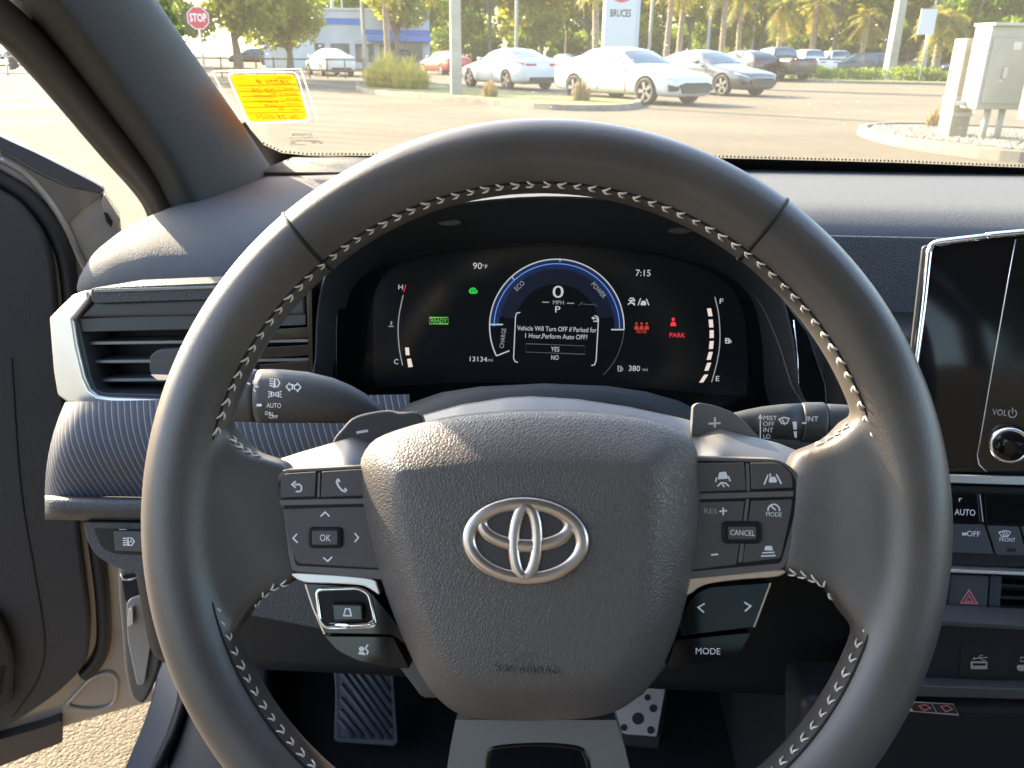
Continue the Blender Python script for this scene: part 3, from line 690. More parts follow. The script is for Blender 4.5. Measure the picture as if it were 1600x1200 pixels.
tunnel('hood', S, hood_o, hood_i, .085, .004, grain(mat('hood_plastic', (.024,.026,.029), .6, spec=.3), 900, .15, .0003, 'noise'), clu)
# gloss trim on both sides of the hood
plate('gloss_trim', S, rounded([(495,432),(515,405),(530,425),(526,520),(526,660),(494,660)], 6), -.01, .030, M_GLOSS, clu, .003)
tube('chrome_edge', [S.px(x,y,.031) for x,y in ((517,410),(511,470),(507,540),(506,650))], .0008, M_CHROME, clu, 6)
plate('gloss_trim', S, rounded([(1226,470),(1262,520),(1290,600),(1296,680),(1222,680)], 8), -.01, .030, M_GLOSS, clu, .003)
tube('chrome_edge', [S.px(x,y,.031) for x,y in ((1240,500),(1246,560),(1250,660))], .0006, M_CHROME, clu, 6)
for x, y in ((702,347),(1064,360)):  # small ovals stand in for two bright reflections on the brow
    plate('hood_glint', S, ell(x,y,19,5.5,20), .05, .058, M_PLAS, clu, .001)
M_LENS = mat('cluster_lens', (.005,.006,.007), .12, spec=.14)
lens = plate('lens', S, hood_i, -.02, .003, M_LENS, clu, 0)
M_DISP = mat('display_black', (.013,.015,.017), .14, spec=.22)
disp_pts = [(v.x,v.y) for v in catmull([(586,600),(583,520),(584,470),(595,438),(625,414),(700,396),(790,388),(870,386),(960,390),(1050,405),(1110,426),(1148,456),(1164,500),(1168,560),(1167,606),(1150,618),(1000,606),(870,600),(720,598),(610,604)], 4)]
disp = plate('display', S, disp_pts, 0, .0042, M_DISP, clu, 0)
DW = .0050
def dtext(s, x, y, h, M=G_W, wpx=None, rot=0, align='CENTER'): return text('display_lettering', S, s, x, y, h, DW, M, clu, align, rot, wpx=wpx)
def dline(lines, wd, M=G_W, closed=(), w=DW, name='display_line'):
    for i, ln in enumerate(lines): strokes(name, S, [ln], wd, w, M, clu, (0,) if i in closed else ())
dtext('90', 746, 416, 10, G_W, 14); dtext('°F', 757.5, 417, 6, G_W, 8); dtext('7:15', 1005, 427, 10, G_W, 23)
dtext('H', 626, 449, 8, G_W, 7); dtext('C', 619, 565.5, 8, G_W, 6.5); dtext('F', 1127, 471, 8, G_W, 5.5); dtext('E', 1121, 592, 8, G_W, 5.5)
dline([[(634,445),(631,456)]], 1.6, G_RD)
dline([[(v.x,v.y) for v in catmull([(630,461),(624,490),(622,515),(624,545),(629,571)], 5, closed=False)]], 1.6, G_G)
flat('gauge_bar', S, [[(633,543),(639,543),(640,555),(634,555)]], DW, G_T, clu); flat('gauge_bar', S, [[(636,561),(642,560),(645,573),(638,574)]], DW, G_T, clu)
strokes('icon', S, [[(611,502),(611,508)],[(607,510),(615,510)],[(611,503),(613,503)],[(611,506),(613,506)]], 1.5, DW, G_G, clu)
dline([[(v.x,v.y) for v in catmull([(1117,464),(1123,492),(1125,530),(1121,563),(1112,597)], 5, closed=False)]], 1.6, G_G)
for x, y, sh in ((1109,488,-1.2),(1111,505.5,-.6),(1112,522,0),(1111.5,539,.6),(1109,556,1.6),(1106,573,2.3),(1099.5,591.5,4)):
    flat('gauge_bar', S, [[(x-3.2+sh,y-6),(x+3.2+sh,y-6.3),(x+3.2-sh,y+6),(x-3.2-sh,y+6.3)]], DW, G_T, clu)
strokes('icon', S, [[(1134,529),(1134,536),(1139,536),(1139,529)],[(1134,532),(1139,532)],[(1140,531),(1142,533),(1142,536)]], 1.5, DW, G_W, clu, (0,))
dline([[(671,496),(700,496),(700,506),(671,506)]], .9, G_GRL, (0,)); dtext('READY', 685.5, 501.2, 6.8, G_GRL, 25)
flat('icon', S, [[(732,455),(735,450),(741,449),(745,453),(747,456),(744,459),(735,459)]], DW, G_GR, clu)
text('icon', S, 'EV', 740, 454.6, 4.5, DW+.0002, M_DISP, clu, wpx=8)
# power meter
def ar(r, a0, a1, n=40): return [(870+r*math.cos(R(a0+(a1-a0)*i/n))+(0), 510-r*1.0*math.sin(R(a0+(a1-a0)*i/n))) for i in range(n+1)]
dline([ar(105,-3,206,60)], 1.8, G_W); dline([(ar(105,206,206,1)[0], (796,548))], 1.8, G_W)
dline([ar(98,-2,180,50)], 1.2, G_B); dline([ar(105,-3,-46,20)], 1.0, G_DIM)
M_ARC = mat('arc_blue', (.004,.008,.02), .3, emis=(.03,.09,.38), estr=.026)
band = []
def ring_fill(r0, r1, a0, a1, M, w):
    A, B = ar(r0,a0,a1,48), ar(r1,a0,a1,48); V = [S.px(x,y,w) for x,y in A]+[S.px(x,y,w) for x,y in B]; n = len(A)
    return mesh('gauge_band', V, [(i,i+1,n+i+1,n+i) for i in range(n-1)], M, clu, False)
ring_fill(90,104,-2,180,M_ARC,.0046)
M_ARC2 = mat('arc_blue_dim', (.004,.006,.012), .3, emis=(.02,.05,.18), estr=.012)
ring_fill(66,90,10,170,M_ARC2,.0046)
dline([[(766,507),(786,507)],[(955,515),(975,515)]], 2.0, G_W)
dline([[(875,405.5),(875,409)],[(800.5,433),(803,437)]], 1.4, G_W)
dtext('ECO', 812, 447, 7.5, G_G, 17, 46); dtext('POWER', 935, 453.5, 7.5, G_G, 29, -47); dtext('CHARGE', 786, 528.5, 7, G_G, 31, 84)
dtext('0', 872, 457, 19, G_W, 17); dtext('MPH', 872.5, 473, 6.5, G_G, 17); dtext('P', 871, 484, 10, G_W, 8)
dline([[(847,472),(858,472.4)],[(886,473.6),(897,474)]], 1.5, G_G); dline([[(904,477),(910,471.5)],[(908,475),(928,476)],[(928,474),(933,479)]], 1.0, G_DIM)
dline([[(813,488),(807,489.5),(805.5,495),(802.5,560),(805,565),(809,566)],[(929,493),(934,495),(935,500),(931.5,563),(929,570),(924,571)]], 1.5, G_W)
dline([[(926,497),(931,497),(934,499),(933,502),(927,502)],[(928,495),(925,497),(928,499)]], 1.3, G_W)
dtext('Vehicle Will Turn OFF if Parked for', 870, 514.5, 7.5, G_W, 124); dtext('1 Hour,Perform Auto OFF?', 868.5, 526, 7.5, G_W, 97)
dtext('YES', 867.5, 546, 7.2, G_W, 13); dtext('NO', 867, 559, 7.2, G_W, 11.5)
dline([[(822,537),(914,540.5),(914,553.5),(821,550)]], .8, G_DIM, (0,))
dtext('13134', 746.5, 561.5, 7.5, G_W, 27); dtext('mi', 766, 562.5, 5.5, G_G, 8)
dtext('380', 991, 576, 8.5, G_W, 17.5); dtext('mi', 1008, 577.5, 5.5, G_G, 8)
dline([[(966,572),(966,580),(970,580),(970,572)],[(971,574),(973,576),(973,579)]], 1.3, G_G, (0,))
# warning lamps
strokes('icon', S, [[(982,468),(992,477)],[(981,476),(985,473),(992,474)],[(984,466),(990,466),(992,469),(984,470)]], 1.8, DW, G_W, clu)
strokes('icon', S, [[(1001,466),(997,477)],[(1010,467),(1014,477)]], 1.6, DW, G_W, clu); flat('icon', S, [[(1001,474),(1003,470),(1008,470),(1010,474),(1009,477),(1001,477)]], DW, G_W, clu)
for x in (994.5,1002.5,1010.5):
    flat('icon', S, [ell(x,505.5,2,2,8), [(x-3.6,515),(x-2.5,509),(x+2.5,509),(x+3.6,515)]], DW, G_RD, clu)
dtext('REAR', 1002.5, 518.3, 5.8, G_RD, 16)
flat('icon', S, [ell(1052,499,2.6,2.8,10), [(1047,509.5),(1049,503),(1055,503),(1057,509.5)]], DW, G_R, clu)
dtext('PARK', 1058, 524, 7.2, G_R, 24)
# lower shroud of the column, in front of the cluster
T3 = Frame(at_d(850, 640, .54), (1,0,0), (0,-.9,.43))
col = thing('column_shroud', 'dark plastic steering column shroud between the two stalks', 'column cover', M=T3.M)
rows3 = []
for t in [i/10 for i in range(11)]:
    wv = .012*math.sin(math.pi*min(1,.15+t)); rows3.append([(x, 700-(700-yt)*(1-t)*1.0, wv-.05*abs((x-850)/260)**3) for x, yt in ((585,662),(610,645),(640,630),(690,613),(750,604),(850,599),(950,603),(1010,612),(1060,626),(1100,645),(1130,665))])
V = [T3.px(x,y,wv) for r_ in rows3 for x,y,wv in r_]; n = 11; Fc = [(i*n+k,(i+1)*n+k,(i+1)*n+k+1,i*n+k+1) for i in range(10) for k in range(10)]
o = mesh('upper_shroud', V, Fc, grain(mat('shroud_plastic', (.026,.031,.036), .62, spec=.25), 1500, .12, .0002, 'noise'), col); so_ = o.modifiers.new('s','SOLIDIFY'); so_.thickness = .02; so_.offset = -1
fixnormals(o)
box('lower_shroud', (-.075,-.17,-.10), (.075,-.02,.0), M_BLK, col, .015)

# ================================================================== centre stack
K1 = Frame(at_d(1530, 560, .62), (1,0,0), (-.40,-.89,.22))
pn = Frame(at_d(1370, 480, .74), (1,0,0), (-.05,-.97,.2))
dplate('leather_panel', pn, rounded([(1215,366),(2600,395),(2600,720),(1215,690)], 6), -.06, 0, grain(mat('panel_vinyl', (.055,.060,.068), .5, spec=.4), 520, .6, .0007), .003)
ts = thing('touchscreen', 'glossy black infotainment screen with chrome edge and round volume knob', 'touchscreen', M=K1.M)
plate('glass', K1, rounded([(1453,386),(1590,366),(2040,329),(2040,738),(1405,738),(1430,560)], [10,4,4,4,6,4]), -.022, 0, M_GLOSS, ts, .0015)
tube('chrome_edge', [K1.px(x,y,.0003) for x,y in [(v.x,v.y) for v in catmull([(1408,738),(1418,660),(1430,570),(1442,480),(1450,405),(1453,390),(1460,381),(1480,377),(1540,370),(1590,364),(2040,327)], 4, closed=False)]], .0026, M_CHROME, ts, 10)
plate('back_shell', K1, rounded([(1440,384),(1590,362),(2040,327),(2040,742),(1400,742),(1420,560)], 6), -.05, -.010, M_PLAS, ts, .003)
plate('display', K1, rounded([(1587,374),(2036,343),(2036,737),(1541,737),(1530,728),(1528,712),(1531,690)], [3,3,3,3,4,4,4]), -.004, .0007, mat('screen_black', (.005,.006,.006), .10), ts, .0004)
tube('display_edge', [K1.px(x,y,.0008) for x,y in ((1587,374),(1572,455),(1549,585),(1531,690),(1527,712),(1530,726),(1542,738))], .0004, M_ALU, ts, 6)
text('volume_lettering', K1, 'VOL', 1562, 645, 9.5, .0009, M_GREYP, ts, wpx=20)
strokes('icon', K1, [arc(1582,646,6.3,6.3,-235,55,16),[(1582,637),(1582,646)]], 1.6, .0009, M_GREYP, ts)
kc = K1.px(1576, 692, 0); kk = K1.k
def lathe(name, c, prof, M, parent, n=40):
    return fixnormals(loft(name, [[Vector((c.x+r*math.cos(2*math.pi*i/n), c.y+r*math.sin(2*math.pi*i/n), c.z+z)) for i in range(n)] for r, z in prof], M, parent))
lathe('volume_knob', kc, [(29*kk,0),(29.5*kk,.003),(29*kk,.009),(27*kk,.012),(24*kk,.0126),(22.5*kk,.0118)], M_CHROME, ts)
lathe('knob_cap', kc, [(23*kk,.0100),(22.8*kk,.0122),(21*kk,.0128),(2*kk,.0126)], M_GLOSS, ts)
stk = thing('climate_panel', 'black climate switch panel with AUTO and OFF keys under the touchscreen', 'climate panel', M=(C1 := Frame(at_d(1540, 850, .62), (1,0,0), (-.10,-.90,.42))).M)
plate('silver_strip', C1, rounded([(1440,741),(2040,754),(2040,772),(1440,753)], 2), -.02, .004, M_SILVER, stk, .0015)
plate('panel', C1, rounded([(1440,756),(2040,775),(2040,895),(1430,884)], 4), -.04, -.004, M_SOFTBLK, stk, .002)
b = plate('auto_key', C1, rounded([(1455,769),(1528,771),(1532,817),(1455,815)], 2), -.012, 0, M_GLOSS, stk, .0008)
text('auto_lettering', C1, 'AUTO', 1508, 801, 9.5, .0003, M_WHITE, b, wpx=30)
strokes('icon', C1, [[(1499,784),(1499,779),(1503,779)]], 1.4, .0003, M_WHITE, b)
plate('climate_display', C1, rounded([(1538,771),(1900,779),(1900,828),(1541,818)], 2), -.012, -.0005, M_GLOSS, stk, .0006)
strokes('key_gap', C1, [[(1531,773),(1536,815)]], 1.6, .0004, M_ALU, stk)
for pts, nm in ((rounded([(1455,818),(1538,820),(1553,866),(1455,862)], [2,3,3,2]), 'off_key'), (rounded([(1542,821),(1592,823),(1604,868),(1557,867)], 3), 'front_defrost_key'), (rounded([(1596,823),(1700,826),(1700,870),(1608,868)], 3), 'rear_defrost_key')):
    b = plate(nm, C1, pts, -.012, .001, M_PLASB, stk, .0010)
    if nm == 'off_key':
        text('off_lettering', C1, 'OFF', 1521, 834.5, 8.5, .0013, M_WHITE, b, wpx=19)
        strokes('icon', C1, [[(1504,832),(1510,837)],[(1510,832),(1504,837)],[(1503,834.5),(1511,834.5)]], 1.4, .0013, M_WHITE, b)
    if nm == 'front_defrost_key':
        text('front_lettering', C1, 'FRONT', 1574, 843.5, 6.2, .0013, M_WHITE, b, wpx=23)
        strokes('icon', C1, [[(1561,832),(1570,829),(1579,831),(1575,838),(1565,838)]], 1.3, .0013, M_WHITE, b, (0,)); strokes('icon', C1, [[(1567,831),(1568,839)],[(1570,831),(1571,839)],[(1573,831),(1574,839)]], 1.1, .0013, M_WHITE, b)
        plate('lamp_bar', C1, rounded(rect(1574,857,1588,862), 2), 0, .0016, M_SOFTBLK, b, .0003)
C2 = Frame(at_d(1540, 930, .615), (1,0,0), (-.10,-.93,.36))
cv = thing('centre_vent', 'silver framed centre air vent with red hazard button under the climate keys', 'air vent', M=C2.M)
frame_plate('silver_frame', C2, [(1478,889),(2040,913),(2040,990),(1470,960),(1468,953)], [(1484,895),(2032,917),(2032,982),(1477,954),(1476,951)], -.02, .004, M_SILVER, cv, .0012)
plate('vent_back', C2, [(1480,892),(2035,915),(2035,985),(1473,957)], -.04, -.022, M_BLK, cv, 0)
hz = plate('hazard_button', C2, rounded([(1486,897),(1546,900),(1541,963),(1479,957)], 3), -.02, .001, M_PLAS, cv, .0012)
M_PINK = mat('printed_red', (.62,.16,.17), .6)
strokes('icon', C2, [[(1514,922),(1527,943),(1501,942)]], 2.4, .0013, M_PINK, hz, (0,)); strokes('icon', C2, [[(1514,930),(1520,940),(1508,939.5)]], 2.0, .0013, M_PINK, hz, (0,))
plate('vent_post', C2, rounded([(1547,899),(1566,900),(1562,963),(1543,961)], 2), -.02, -.003, M_PLASB, cv, .001)
for y in (912,931,950): plate('slat', C2, rounded([(1564,y),(2030,y+22),(2030,y+27),(1564,y+5)], 1), -.022, -.004, M_SOFTBLK, cv, .001)
C3 = Frame(at_d(1530, 1040, .60), (1,0,0), (-.08,-.97,.22))
us = thing('usb_panel', 'black console panel with USB sockets and warning stickers low on the centre stack', 'console panel', M=C3.M)
plate('panel', C3, rounded([(1440,965),(2040,1002),(2040,1085),(1420,1070)], 6), -.05, .004, M_SOFTBLK, us, .003)
plate('ledge', C3, rounded([(1400,1070),(2040,1091),(2040,1106),(1400,1088)], 4), -.05, .016, M_PLAS, us, .003)
plate('ridge', C3, rounded([(1440,968),(2040,1002),(2040,1008),(1440,976)], 2), -.02, .010, M_PLAS, us, .002)
plate('socket_plate', C3, rounded([(1502,1005),(1578,1009),(1576,1065),(1500,1060)], 4), -.01, .0048, M_SOFTBLK, us, .0006)
plate('usb_socket', C3, rounded(rect(1517,1034,1543,1046), 1), -.01, .0054, M_ALU, us, .0004); flat('socket_hole', C3, [rect(1520,1036.5,1540,1040)], .0057, M_BLK, us)
strokes('icon', C3, [[(1522,1029),(1543,1027)],[(1528,1028.5),(1532,1024),(1536,1024)],[(1532,1028.4),(1536,1032),(1540,1031.5)]], 1.3, .0052, M_GREYP, us)
flat('icon', C3, [ell(1522,1029,2,2,8)], .0052, M_GREYP, us)
plate('usb_c_socket', C3, rounded(rect(1590,1040,1612,1049), 4), -.01, .0054, M_ALU, us, .0004)
strokes('icon', C3, [[(1595,1027),(1606,1028),(1606,1034),(1594,1033)]], 1.3, .0046, M_GREYP, us, (0,))
plate('console_front', C3, [(1250,1092),(2040,1106),(2040,1420),(1250,1420)], -.10, -.030, M_SOFTBLK, us, .01)
stw = Frame(C3.O+C3.n*-.0, C3.u, C3.n)
lab = flat('warning_sticker', C3, [[(1428,1096),(1490,1099),(1499,1118),(1419,1111)]], -.0292, mat('sticker_black', (.02,.02,.02), .5), us)
strokes('sticker_line', C3, [[(1429,1097),(1489,1100),(1498,1117),(1421,1111)]], 1.2, -.0288, M_GREYP, lab, (0,)); strokes('sticker_line', C3, [[(1455,1098),(1464,1114)]], 1.2, -.0288, M_GREYP, lab)
flat('sticker_mark', C3, [[(1421,1104),(1428,1111),(1420,1111)]], -.0286, mat('sticker_yellow', (.8,.5,.02), .5), lab)
strokes('sticker_mark', C3, [[(1436,1103),(1446,1101),(1454,1106),(1444,1110)],[(1470,1104),(1480,1102),(1488,1108),(1478,1112)]], 1.8, -.0286, M_PINK, lab, (0,1))

# ================================================================== cabin shell
cab = thing('car_cabin', 'bronze sedan shell with black windscreen pillar, roof, sill and glass around the driver', 'car', loc=(0,0,0))
# windscreen pillar, section by section from the dash up
secs = []
for a, b_, c, d_ in (((470,310),(330,345),(300,350),(275,345)), ((425,258),(312,300),(292,318),(262,318)), ((400,215),(278,245),(258,255),(232,262)), ((345,140),(222,165),(200,178),(172,185)), ((290,60),(160,80),(138,92),(108,100)), ((232,-25),(95,0),(75,10),(42,20)), ((165,-125),(20,-90),(0,-80),(-30,-70)), ((60,-280),(-80,-240),(-100,-230),(-130,-220))):
    A, B, Cc, Dd = at_X(*a, -.412), at_X(*b_, -.398), at_X(*c, -.412), at_X(*d_, -.452)
    mid = (A+B)/2 + Vector((.020,0,.004)); q1 = A.lerp(mid,.5)+Vector((.006,0,0)); q2 = mid.lerp(B,.5)+Vector((.006,0,0))
    E_ = Dd + Vector((-.05,.05,-.01)); F_ = A + Vector((-.06,.03,.01))
    secs.append([A, q1, mid, q2, B, (B+Cc)/2+Vector((.002,0,0)), Cc, Cc.lerp(Dd,.5), Dd, E_, F_])
pil = subsurf(fixnormals(loft('pillar_trim', secs, M_PILLAR, cab)), 2)
# door-opening seal along the pillar and a painted flange outside it
seal = [(v.x,v.y) for v in catmull([(-120,-60),(-60,0),(0,48),(50,100),(110,170),(165,235),(205,280),(228,312),(240,345)], 4, closed=False)]
tube('door_seal', [at_X(x+24,y,-.462) for x,y in seal], .0165, M_SEAL, cab, 12)
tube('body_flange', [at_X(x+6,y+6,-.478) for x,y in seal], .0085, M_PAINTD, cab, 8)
# windscreen
G1 = Frame((0,1.285,.992), (1,0,0), (0,-.41,-.91))
M_WS = bpy.data.materials.new('windscreen_glass'); M_WS.use_nodes = True
nt_ = M_WS.node_tree; nt_.nodes.clear()
out = nt_.nodes.new('ShaderNodeOutputMaterial'); tr = nt_.nodes.new('ShaderNodeBsdfTransparent'); tr.inputs[0].default_value = (.93,.96,.94,1)
gl = nt_.nodes.new('ShaderNodeBsdfGlossy'); gl.inputs['Roughness'].default_value = .02; fz = nt_.nodes.new('ShaderNodeFresnel'); fz.inputs[0].default_value = 1.3
m1 = nt_.nodes.new('ShaderNodeMixShader'); m2 = nt_.nodes.new('ShaderNodeMixShader'); df = nt_.nodes.new('ShaderNodeBsdfTranslucent'); df.inputs[0].default_value = (.92,.89,.76,1)
tc_ = nt_.nodes.new('ShaderNodeTexCoord'); vo_ = nt_.nodes.new('ShaderNodeTexVoronoi'); vo_.inputs['Scale'].default_value = 95
nz_ = nt_.nodes.new('ShaderNodeTexNoise'); nz_.inputs['Scale'].default_value = 4
lt_ = nt_.nodes.new('ShaderNodeMapRange'); lt_.inputs[1].default_value = .14; lt_.inputs[2].default_value = .05; lt_.inputs[3].default_value = 0; lt_.inputs[4].default_value = .28
ml_ = nt_.nodes.new('ShaderNodeMath'); ml_.operation = 'MULTIPLY'; ad_ = nt_.nodes.new('ShaderNodeMath'); ad_.operation = 'ADD'; ad_.inputs[1].default_value = .020; ad_.use_clamp = True
gt_ = nt_.nodes.new('ShaderNodeMath'); gt_.operation = 'GREATER_THAN'; gt_.inputs[1].default_value = .86; sep_ = nt_.nodes.new('ShaderNodeSeparateColor')
lk = nt_.links.new
lk(tc_.outputs['Object'], vo_.inputs['Vector']); lk(vo_.outputs['Distance'], lt_.inputs[0]); lk(vo_.outputs['Color'], sep_.inputs[0]); lk(sep_.outputs[0], gt_.inputs[0])
lk(lt_.outputs[0], ml_.inputs[0]); lk(gt_.outputs[0], ml_.inputs[1]); lk(ml_.outputs[0], ad_.inputs[0])
lk(fz.outputs[0], m1.inputs[0]); lk(tr.outputs[0], m1.inputs[1]); lk(gl.outputs[0], m1.inputs[2])
lk(ad_.outputs[0], m2.inputs[0]); lk(m1.outputs[0], m2.inputs[1]); lk(df.outputs[0], m2.inputs[2]); lk(m2.outputs[0], out.inputs[0])
glass_pts = [G1.loc(at_X(*p, -.43)) for p in ((400,215),(345,140),(290,60),(232,-25))]
V = []; 
nx, ny = 14, 8
for j in range(ny+1):
    t = j/ny
    for i in range(nx+1):
        x = -.44+i*(1.62/nx); V.append((x, -.015+t*1.02, .012*math.sin(math.pi*t)+.000))
o = mesh('windscreen', V, [(j*(nx+1)+i, j*(nx+1)+i+1, (j+1)*(nx+1)+i+1, (j+1)*(nx+1)+i) for j in range(ny) for i in range(nx)], M_WS, cab)
o.matrix_local = G1.M; glass = o
def on_glass(name, o): o.matrix_local = G1.M; return o
# black printed border of the glass
bt = [(383,190),(392,203),(412,226),(440,239),(480,243),(800,244),(1130,247),(1400,254),(1760,268)]
bb = [(362,205),(370,225),(390,250),(420,268),(480,275),(800,280),(1130,285),(1400,292),(1760,306)]
A, B = G1.poly(bt, .006), G1.poly(bb, .006); n = len(A)
on_glass('', mesh('printed_border', A+B, [(i,i+1,n+i+1,n+i) for i in range(n-1)], M_BLK, cab, False))
dots = []
for i in range(2, len(bt)-1):
    p, q = Vector(bt[i]), Vector(bt[i+1]); k = int((q-p).length/6)
    for j in range(k):
        c = p.lerp(q, j/k); dots.append(ell(c.x, c.y-2.5, 1.5, 1.7, 6))
on_glass('', flat('border_dots', G1, dots, .006, M_BLK, cab))
etch = mat('etched_grey', (.10,.09,.08), .6)
for s_, x, y, h, wp in (('TOYOTA',473,211,4.6,33),('AUTOMOTIVE USA',475,216,2.6,46),('LEX 000 M-80 AS1',474,220,2.6,42),('M80',459,223,2.2,10),('LAMINATED',465,226,2.2,24),('010',495,222.5,5,17)):
    on_glass('', text('glass_lettering', G1, s_, x, y, h, .005, etch, cab, mirror=True, wpx=wp))
# roof, rear pillar, side walls and floor of the cabin
def skin(name, rows, M, th=.012, parent=cab, n=3):
    r_ = [catmull([Vector(p) for p in row], n, closed=False) for row in rows]; k = len(r_[0])
    V = [p for row in r_ for p in row]; Fc = [(i*k+j,(i+1)*k+j,(i+1)*k+j+1,i*k+j+1) for i in range(len(r_)-1) for j in range(k-1)]
    o = fixnormals(mesh(name, V, Fc, M, parent)); s_ = o.modifiers.new('s','SOLIDIFY'); s_.thickness = th; return o
skin('roof', [[(-.36,y,z-.03),(-.2,y,z),(.35,y,z+.02),(.9,y,z),(1.06,y,z-.03)] for y, z in ((.36,1.40),(.1,1.425),(-.3,1.435),(-.9,1.41),(-1.4,1.33))], M_HEAD)
for s_, x in ((-1,-.40),(1,1.10)):
    tube('roof_rail', [Vector((x-s_*.0,.40,1.36)), Vector((x,.0,1.395)), Vector((x,-.5,1.40)), Vector((x,-1.2,1.33)), Vector((x+s_*.04,-1.7,1.05))], .035, M_PAINTD, cab, 10)
    tube('centre_pillar', [Vector((x,-.52,1.38)), Vector((x+s_*.06,-.50,1.0)), Vector((x+s_*.07,-.48,.40))], .055, M_PLAS, cab, 10)
tube('passenger_pillar', [Vector((1.10,1.22,.98)), Vector((1.10,.80,1.20)), Vector((1.08,.38,1.37))], .035, M_PILLAR, cab, 10)
box('passenger_door', (1.14,-.50,.30), (1.24,1.25,.98), M_DOOR, cab, .03); box('rear_door', (1.14,-1.5,.30), (1.24,-.53,.98), M_DOOR, cab, .03); box('rear_door', (-.56,-1.5,.30), (-.46,-.56,.98), M_DOOR, cab, .03)
box('rear_bulkhead', (-.5,-1.75,.30), (1.2,-1.6,1.02), M_DOOR, cab, .03)
box('floor_carpet', (-.44,-1.6,.28), (1.16,1.15,.33), M_CARPET, cab, .01)
box('firewall', (-.46,1.12,.28), (1.16,1.25,.95), M_CARPET, cab, .02)
box('tunnel', (.24,-.9,.30), (.56,1.12,.60), M_CARPET, cab, .04, 4)
box('kick_panel', (-.47,.86,.33), (-.425,1.15,.92), M_SOFTBLK, cab, .01)
M_DIMGLASS = bpy.data.materials.new('dimming_glass'); M_DIMGLASS.use_nodes = True; _n = M_DIMGLASS.node_tree; _n.nodes.clear()  # dark tint added to the unseen rear window to dim its reflection
_o, _t, _g, _m = _n.nodes.new('ShaderNodeOutputMaterial'), _n.nodes.new('ShaderNodeBsdfTransparent'), _n.nodes.new('ShaderNodeBsdfGlossy'), _n.nodes.new('ShaderNodeMixShader')
_t.inputs[0].default_value = (.20,.22,.21,1); _g.inputs['Roughness'].default_value = .02; _m.inputs[0].default_value = .06
_n.links.new(_t.outputs[0], _m.inputs[1]); _n.links.new(_g.outputs[0], _m.inputs[2]); _n.links.new(_m.outputs[0], _o.inputs[0])
mesh('rear_window', [(-.38,-1.40,1.32),(1.08,-1.40,1.32),(1.16,-1.68,1.0),(-.46,-1.68,1.0)], [(0,1,2,3)], M_DIMGLASS, cab, False)
box('rear_bench', (-.40,-1.58,.33), (1.10,-1.36,1.06), M_SEAT, cab, .06, 4)  # out of view, added to cut the rear-window reflection
# front seats, out of view, added to block reflections in the gloss surfaces
for nm, sx in (('driver_seat',0.0),('passenger_seat',.72)):
    stt = thing(nm, 'dark fabric driver seat behind the steering wheel' if sx == 0 else 'dark fabric front passenger seat', 'car seat', loc=(sx,-.30,.33))
    box('cushion', (-.25,-.28,.02), (.25,.20,.18), M_SEAT, stt, .06, 4)
    sb_ = box('backrest', (-.25,-.42,.16), (.25,-.28,.78), M_SEAT, stt, .06, 4); box('headrest', (-.13,-.47,.82), (.13,-.37,1.00), M_SEAT, stt, .04, 4)
    for hx in (-.06,.06): tube('headrest_post', [Vector((hx,-.40,.76)), Vector((hx,-.42,.84))], .007, M_CHROME, stt, 8)
# bonnet, only just below the sight line
skin('bonnet', [[(-.56,y,z-.05),(-.3,y,z),(.34,y,z+.02),(.98,y,z),(1.24,y,z-.05)] for y, z in ((1.34,.955),(1.6,.935),(1.95,.89),(2.25,.80),(2.36,.66))], M_PAINT)
# sill with its step cover
Z1 = Frame((-.45,.72,.40), (1,0,0), (0,0,1))
sl = plate('sill_cover', Z1, [(v.x,v.y) for v in catmull([(268,940),(250,1000),(237,1090),(192,1205),(150,1300),(330,1300),(262,1205),(283,1100),(291,1000),(290,930)], 4)], -.06, 0, M_PLASB, cab, .012, 4); sl.matrix_local = Z1.M
o = tube('sill_seal', [Z1.px(x,y,.004) for x,y in ((293,960),(291,1040),(284,1100),(268,1150),(246,1195),(200,1280))], .0065, M_RUBBER, cab, 10); o.matrix_local = Z1.M
o = plate('side_carpet', Z1, [(296,960),(420,960),(420,1300),(215,1300),(256,1200),(288,1110)], -.06, -.006, M_PLASB, cab, .008); o.matrix_local = Z1.M
# painted hinge pillar below the dash end
H1 = Frame(at_d(215, 980, .86), (1,0,0), (.25,-.93,.2))
def hpl(name, pts, w0, w1, M, bv=.002): o = plate(name, H1, pts, w0, w1, M, cab, bv); o.matrix_local = H1.M; return o
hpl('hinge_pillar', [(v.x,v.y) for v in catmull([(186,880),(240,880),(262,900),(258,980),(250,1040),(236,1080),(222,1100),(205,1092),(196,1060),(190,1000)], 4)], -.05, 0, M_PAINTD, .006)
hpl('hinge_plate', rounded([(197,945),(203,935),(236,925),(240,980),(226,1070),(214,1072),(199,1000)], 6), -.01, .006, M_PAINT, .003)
hpl('striker', rounded([(200,952),(207,950),(208,975),(199,980)], 2), 0, .012, M_ALU, .001)
hpl('wiring_recess', rounded([(190,900),(240,893),(240,925),(196,940)], 4), -.01, .003, M_BLK, 0)
o = tube('wiring_bracket', [H1.px(x,y,.006) for x,y in ((189,896),(192,905),(203,906),(222,900))], .0012, M_ALU, cab, 6); o.matrix_local = H1.M

